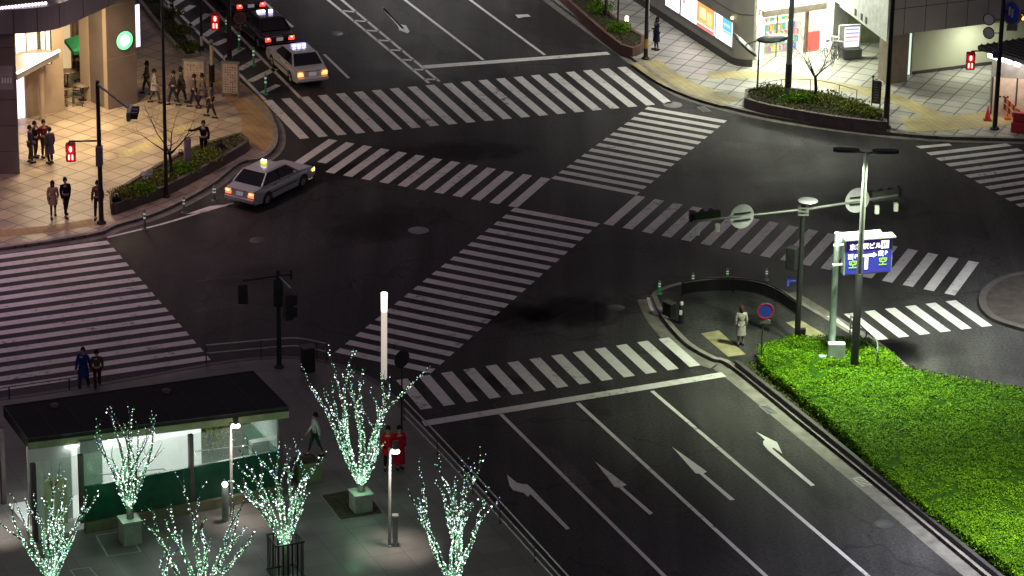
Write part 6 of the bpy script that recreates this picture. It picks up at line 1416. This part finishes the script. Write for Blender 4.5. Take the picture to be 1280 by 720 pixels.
# glowing column
g_ = G(480, 482); hc_ = HT(g_, 366)
t = thing('light_column', 'tall glowing white light column standing on the plaza corner', 'light column', (*g_.xy, Z)); MB().lathe([(.14, 0), (.14, .18)], 16).build('base', M['grey'], t)
m_, nt_, b_ = base('column_glow'); tc_ = nd(nt_, 'ShaderNodeTexCoord'); sp_ = nd(nt_, 'ShaderNodeSeparateXYZ'); rr_ = nd(nt_, 'ShaderNodeMapRange')
rr_.inputs['From Min'].default_value = 0; rr_.inputs['From Max'].default_value = hc_; rr_.inputs['To Min'].default_value = .38; rr_.inputs['To Max'].default_value = .8
nt_.links.new(tc_.outputs['Object'], sp_.inputs[0]); nt_.links.new(sp_.outputs['Z'], rr_.inputs[0]); nt_.links.new(rr_.outputs[0], b_.inputs['Emission Strength']); b_.inputs['Emission Color'].default_value = (1, .86, .74, 1); b_.inputs['Base Color'].default_value = (.7, .68, .66, 1)
MB().lathe([(.115, .18), (.115, hc_ - Z)], 16).build('diffuser', m_, t); MB().lathe([(.12, hc_ - Z - .75), (.13, hc_ - Z), (.001, hc_ - Z + .02)], 16).build('lamp_head', em('column_top', (1, .9, .8), 2), t)
# small plaza lamps
def plazalamp(px_, py_, top, lab, off=.0):
    g_ = G(px_, py_); h_ = HT(g_, top) - Z; t = thing('plaza_lamp', lab, 'street lamp', (*g_.xy, Z), 0, 'small lamps on the station plaza')
    MB().lathe([(.055, 0), (.045, h_), (.001, h_ + .02)], 10).build('pole', M['polegrey'], t); MB().lathe([(.09, 0), (.09, .05), (.05, .08)], 10).build('base', M['grey'], t)
    MB().tube((0, -.02, h_ - .02), (.16, -.08, h_ + .02), .018).build('bracket', M['grey'], t)
    c_ = (.19, -.1, h_ - .12); hd_ = MB().lathe([(.09, .12), (.1, .42), (.001, .44)], 14, c_).build('housing', M['darkgrey'], t)
    MB().lathe([(.15, .0), (.16, .05), (.1, .11)], 14, c_).build('lens', em('plaza_lens', (1, .95, .85), 7), hd_)
    lamp('SPOT', (g_.x + .19, g_.y - .1, Z + h_ - .18), 650, (1, .84, .74), .12, spot=58, blend=1, name='plaza_lamp_light')
    lamp('POINT', (g_.x + .19, g_.y - .22, Z + h_ - .2), 22, (1, .9, .86), .1, name='plaza_lamp_glow'); return t
plazalamp(487, 688, 560, 'small lamp post in front of the two people in red'); plazalamp(290, 650, 528, 'small lamp post by the right half of the pavilion glass')
plazalamp(-12, 668, 548, 'small lamp post at the left edge beside the pavilion door')
g_ = G(494, 687); t = thing('service_post', 'short grey steel post beside the foot of the small plaza lamp', 'post', (*g_.xy, Z)); MB().box(-.09, .09, -.09, .09, 0, 1.15).build('post', M['grey'], t, bevel=.02); MB().box(-.11, .11, -.11, .11, 1.155, 1.2).build('cap', M['steel'], t)
g_ = G(282, 655); t = thing('bollard_light', 'waist high bollard with a bright round top near the pavilion lamp post', 'bollard light', (*g_.xy, Z)); MB().lathe([(.12, 0), (.12, 1.25), (.1, 1.3)], 14).build('post', M['polegrey'], t); MB().ball((0, 0, 1.4), .11, 12).build('globe', em('globe_white', (.95, 1, .9), 5), t)
lamp('POINT', (g_.x, g_.y - .25, Z + 1.5), 8, (.95, 1, .9), .1)
# tree pit outlines on the plaza
for i, pts_ in enumerate(([(120, 674), (135, 700), (176, 694), (158, 668)], [(88, 717), (112, 714), (130, 735), (104, 740)], [(400, 622), (425, 655), (480, 646), (455, 612)])):
    q = MB(); P_ = [G(*p) for p in pts_]; ribbon(P_ + [P_[0]], .06, ZP + .006, q); struct(q, 'paving_outline', mat('outline_pale', (.35, .36, .33), .6) if i < 2 else M['grey'])
q = MB(); q.sheet([G(*p) for p in ((402, 624), (426, 654), (478, 646), (454, 614))], ZP + .004); struct(q, 'tree_pit', M['soil'])

# ------------------------------------------------------------------ light of the place
def head_lights(key, power, col, spread=None):
    t_, g_, h_ = key
    for dx, dy in ((-.8, -.6), (.8, .6)):
        lamp('SPOT', (g_.x + dx * .75, g_.y + dy * .75, h_ - .1), power, col, .25, spot=spread or 142, blend=.8, name='street_lamp_light')
head_lights(tall['p1'], 1250, (.96, .97, .86)); head_lights(tall['p2'], 2100, (.96, 1, .78), 100); head_lights(tall['p3'], 170, (.97, 1, .82)); head_lights(tall['w'], 620, (1, .68, .78))
for dx in (-.75, .75): lamp('SPOT', (gL.x + dx, gL.y, hL - .06), 7000, (.86, 1, .68), .25, spot=124, blend=1, name='street_lamp_light')
lamp('POINT', (gL.x - .25, gL.y - .5, hL - .3), 3, (.75, 1, .82), .1)
# more of the same double headed lamps further along the roads, outside the picture; the left one is added for its pink light
for px_, py_, col, pw, sp_, lab in ((1325, 722, (.90, .93, 1), 7000, 118, 'street lamp standing in the hedge beyond the right edge'), (1390, 440, (.92, .95, 1), 5000, 118, 'street lamp beyond the right edge across the side road'), (520, -50, (1, .95, .93), 3200, 145, 'street lamp far up the road beyond the top edge'), (-110, 340, (1, .56, .88), 760, 150, 'added street lamp beyond the left edge, tinting the zebra crossing pink')):
    t_, g_, h_ = street_lamp(px_, py_, 10.5, lab, 'polegrey')
    for dx in (-.75, .75): lamp('SPOT', (g_.x + dx, g_.y, h_ - .06), pw, col, .25, spot=sp_, blend=.9, name='street_lamp_light')
# cafe canopy downlights
for px_, py_ in ((60, 185), (20, 190), (95, 160), (60, 160), (110, 190), (95, 120), (130, 165)):
    p = G(px_, py_); lamp('AREA', (p.x, p.y, ZC - .08), 150, (1, .76, .44), .35, name='downlight', spread=150)
p = PL(45, 70, W1a, W1b); lamp('AREA', (p.x + .3, p.y - .6, 3.6), 60, (1, .9, .7), 1.5, d=(.2, -1, -.5), sy=1.0, name='window_spill')
# shop light falling on the pavement
m1 = rectP(Sa, Sb, 960, 1030, 0, 2.6, .35, 40); c_ = (m1[0] + m1[1]) / 2
lamp('AREA', (c_.x, c_.y, 3.6), 800, (.93, 1, .74), 4.5, d=(sn.x * .3, sn.y * .3, -1), sy=.8, name='fascia_light')
inn_ = rectP(Sa, Sb, 960, 1030, 0, 2.6, -1.6, 40); c_ = (inn_[0] + inn_[1]) / 2; lamp('AREA', (c_.x, c_.y, 2.7), 160, (1, 1, .95), 3.5, sy=2, name='shop_ceiling_light')
p = G(1085, 75); lamp('AREA', (p.x, p.y, 2.9), 200, (.95, 1, .75), 1.2, name='recess_light'); p = PL(1220, 90, Ka, Kb) + kn * .3; lamp('AREA', (p.x, p.y - .2, 2.5), 60, (.95, 1, .75), 1.5, name='eave_light')
p = G(1228, 100); lamp('AREA', (p.x, p.y, 1.9), 30, (1, .97, 1), .9, d=(-.3, 1, -.8), sy=.2, name='strip_glow'); p = G(1262, 150); lamp('AREA', (p.x, p.y - 1.2, 2.6), 45, (1, .86, .74), 1.2, d=(0, 1, -1), sy=.3, name='hoarding_fill')  # the lamp facing the hoarding is added to brighten its panels
r_ = rectP(Na, Nb, 835, 915, 1.0, 2.2, .12, 20); c_ = (r_[0] + r_[2]) / 2; lamp('AREA', c_, 60, (1, .85, .88), 4, d=tuple(-nin), sy=1, name='poster_glow')
for u in (.15, .4, .65, .88): p = pp(LW * u, 1.6, 0); lamp('AREA', (p.x, p.y, zr - .12), 45, (.93, 1, .94), 1.2, sy=.5, name='pavilion_light')
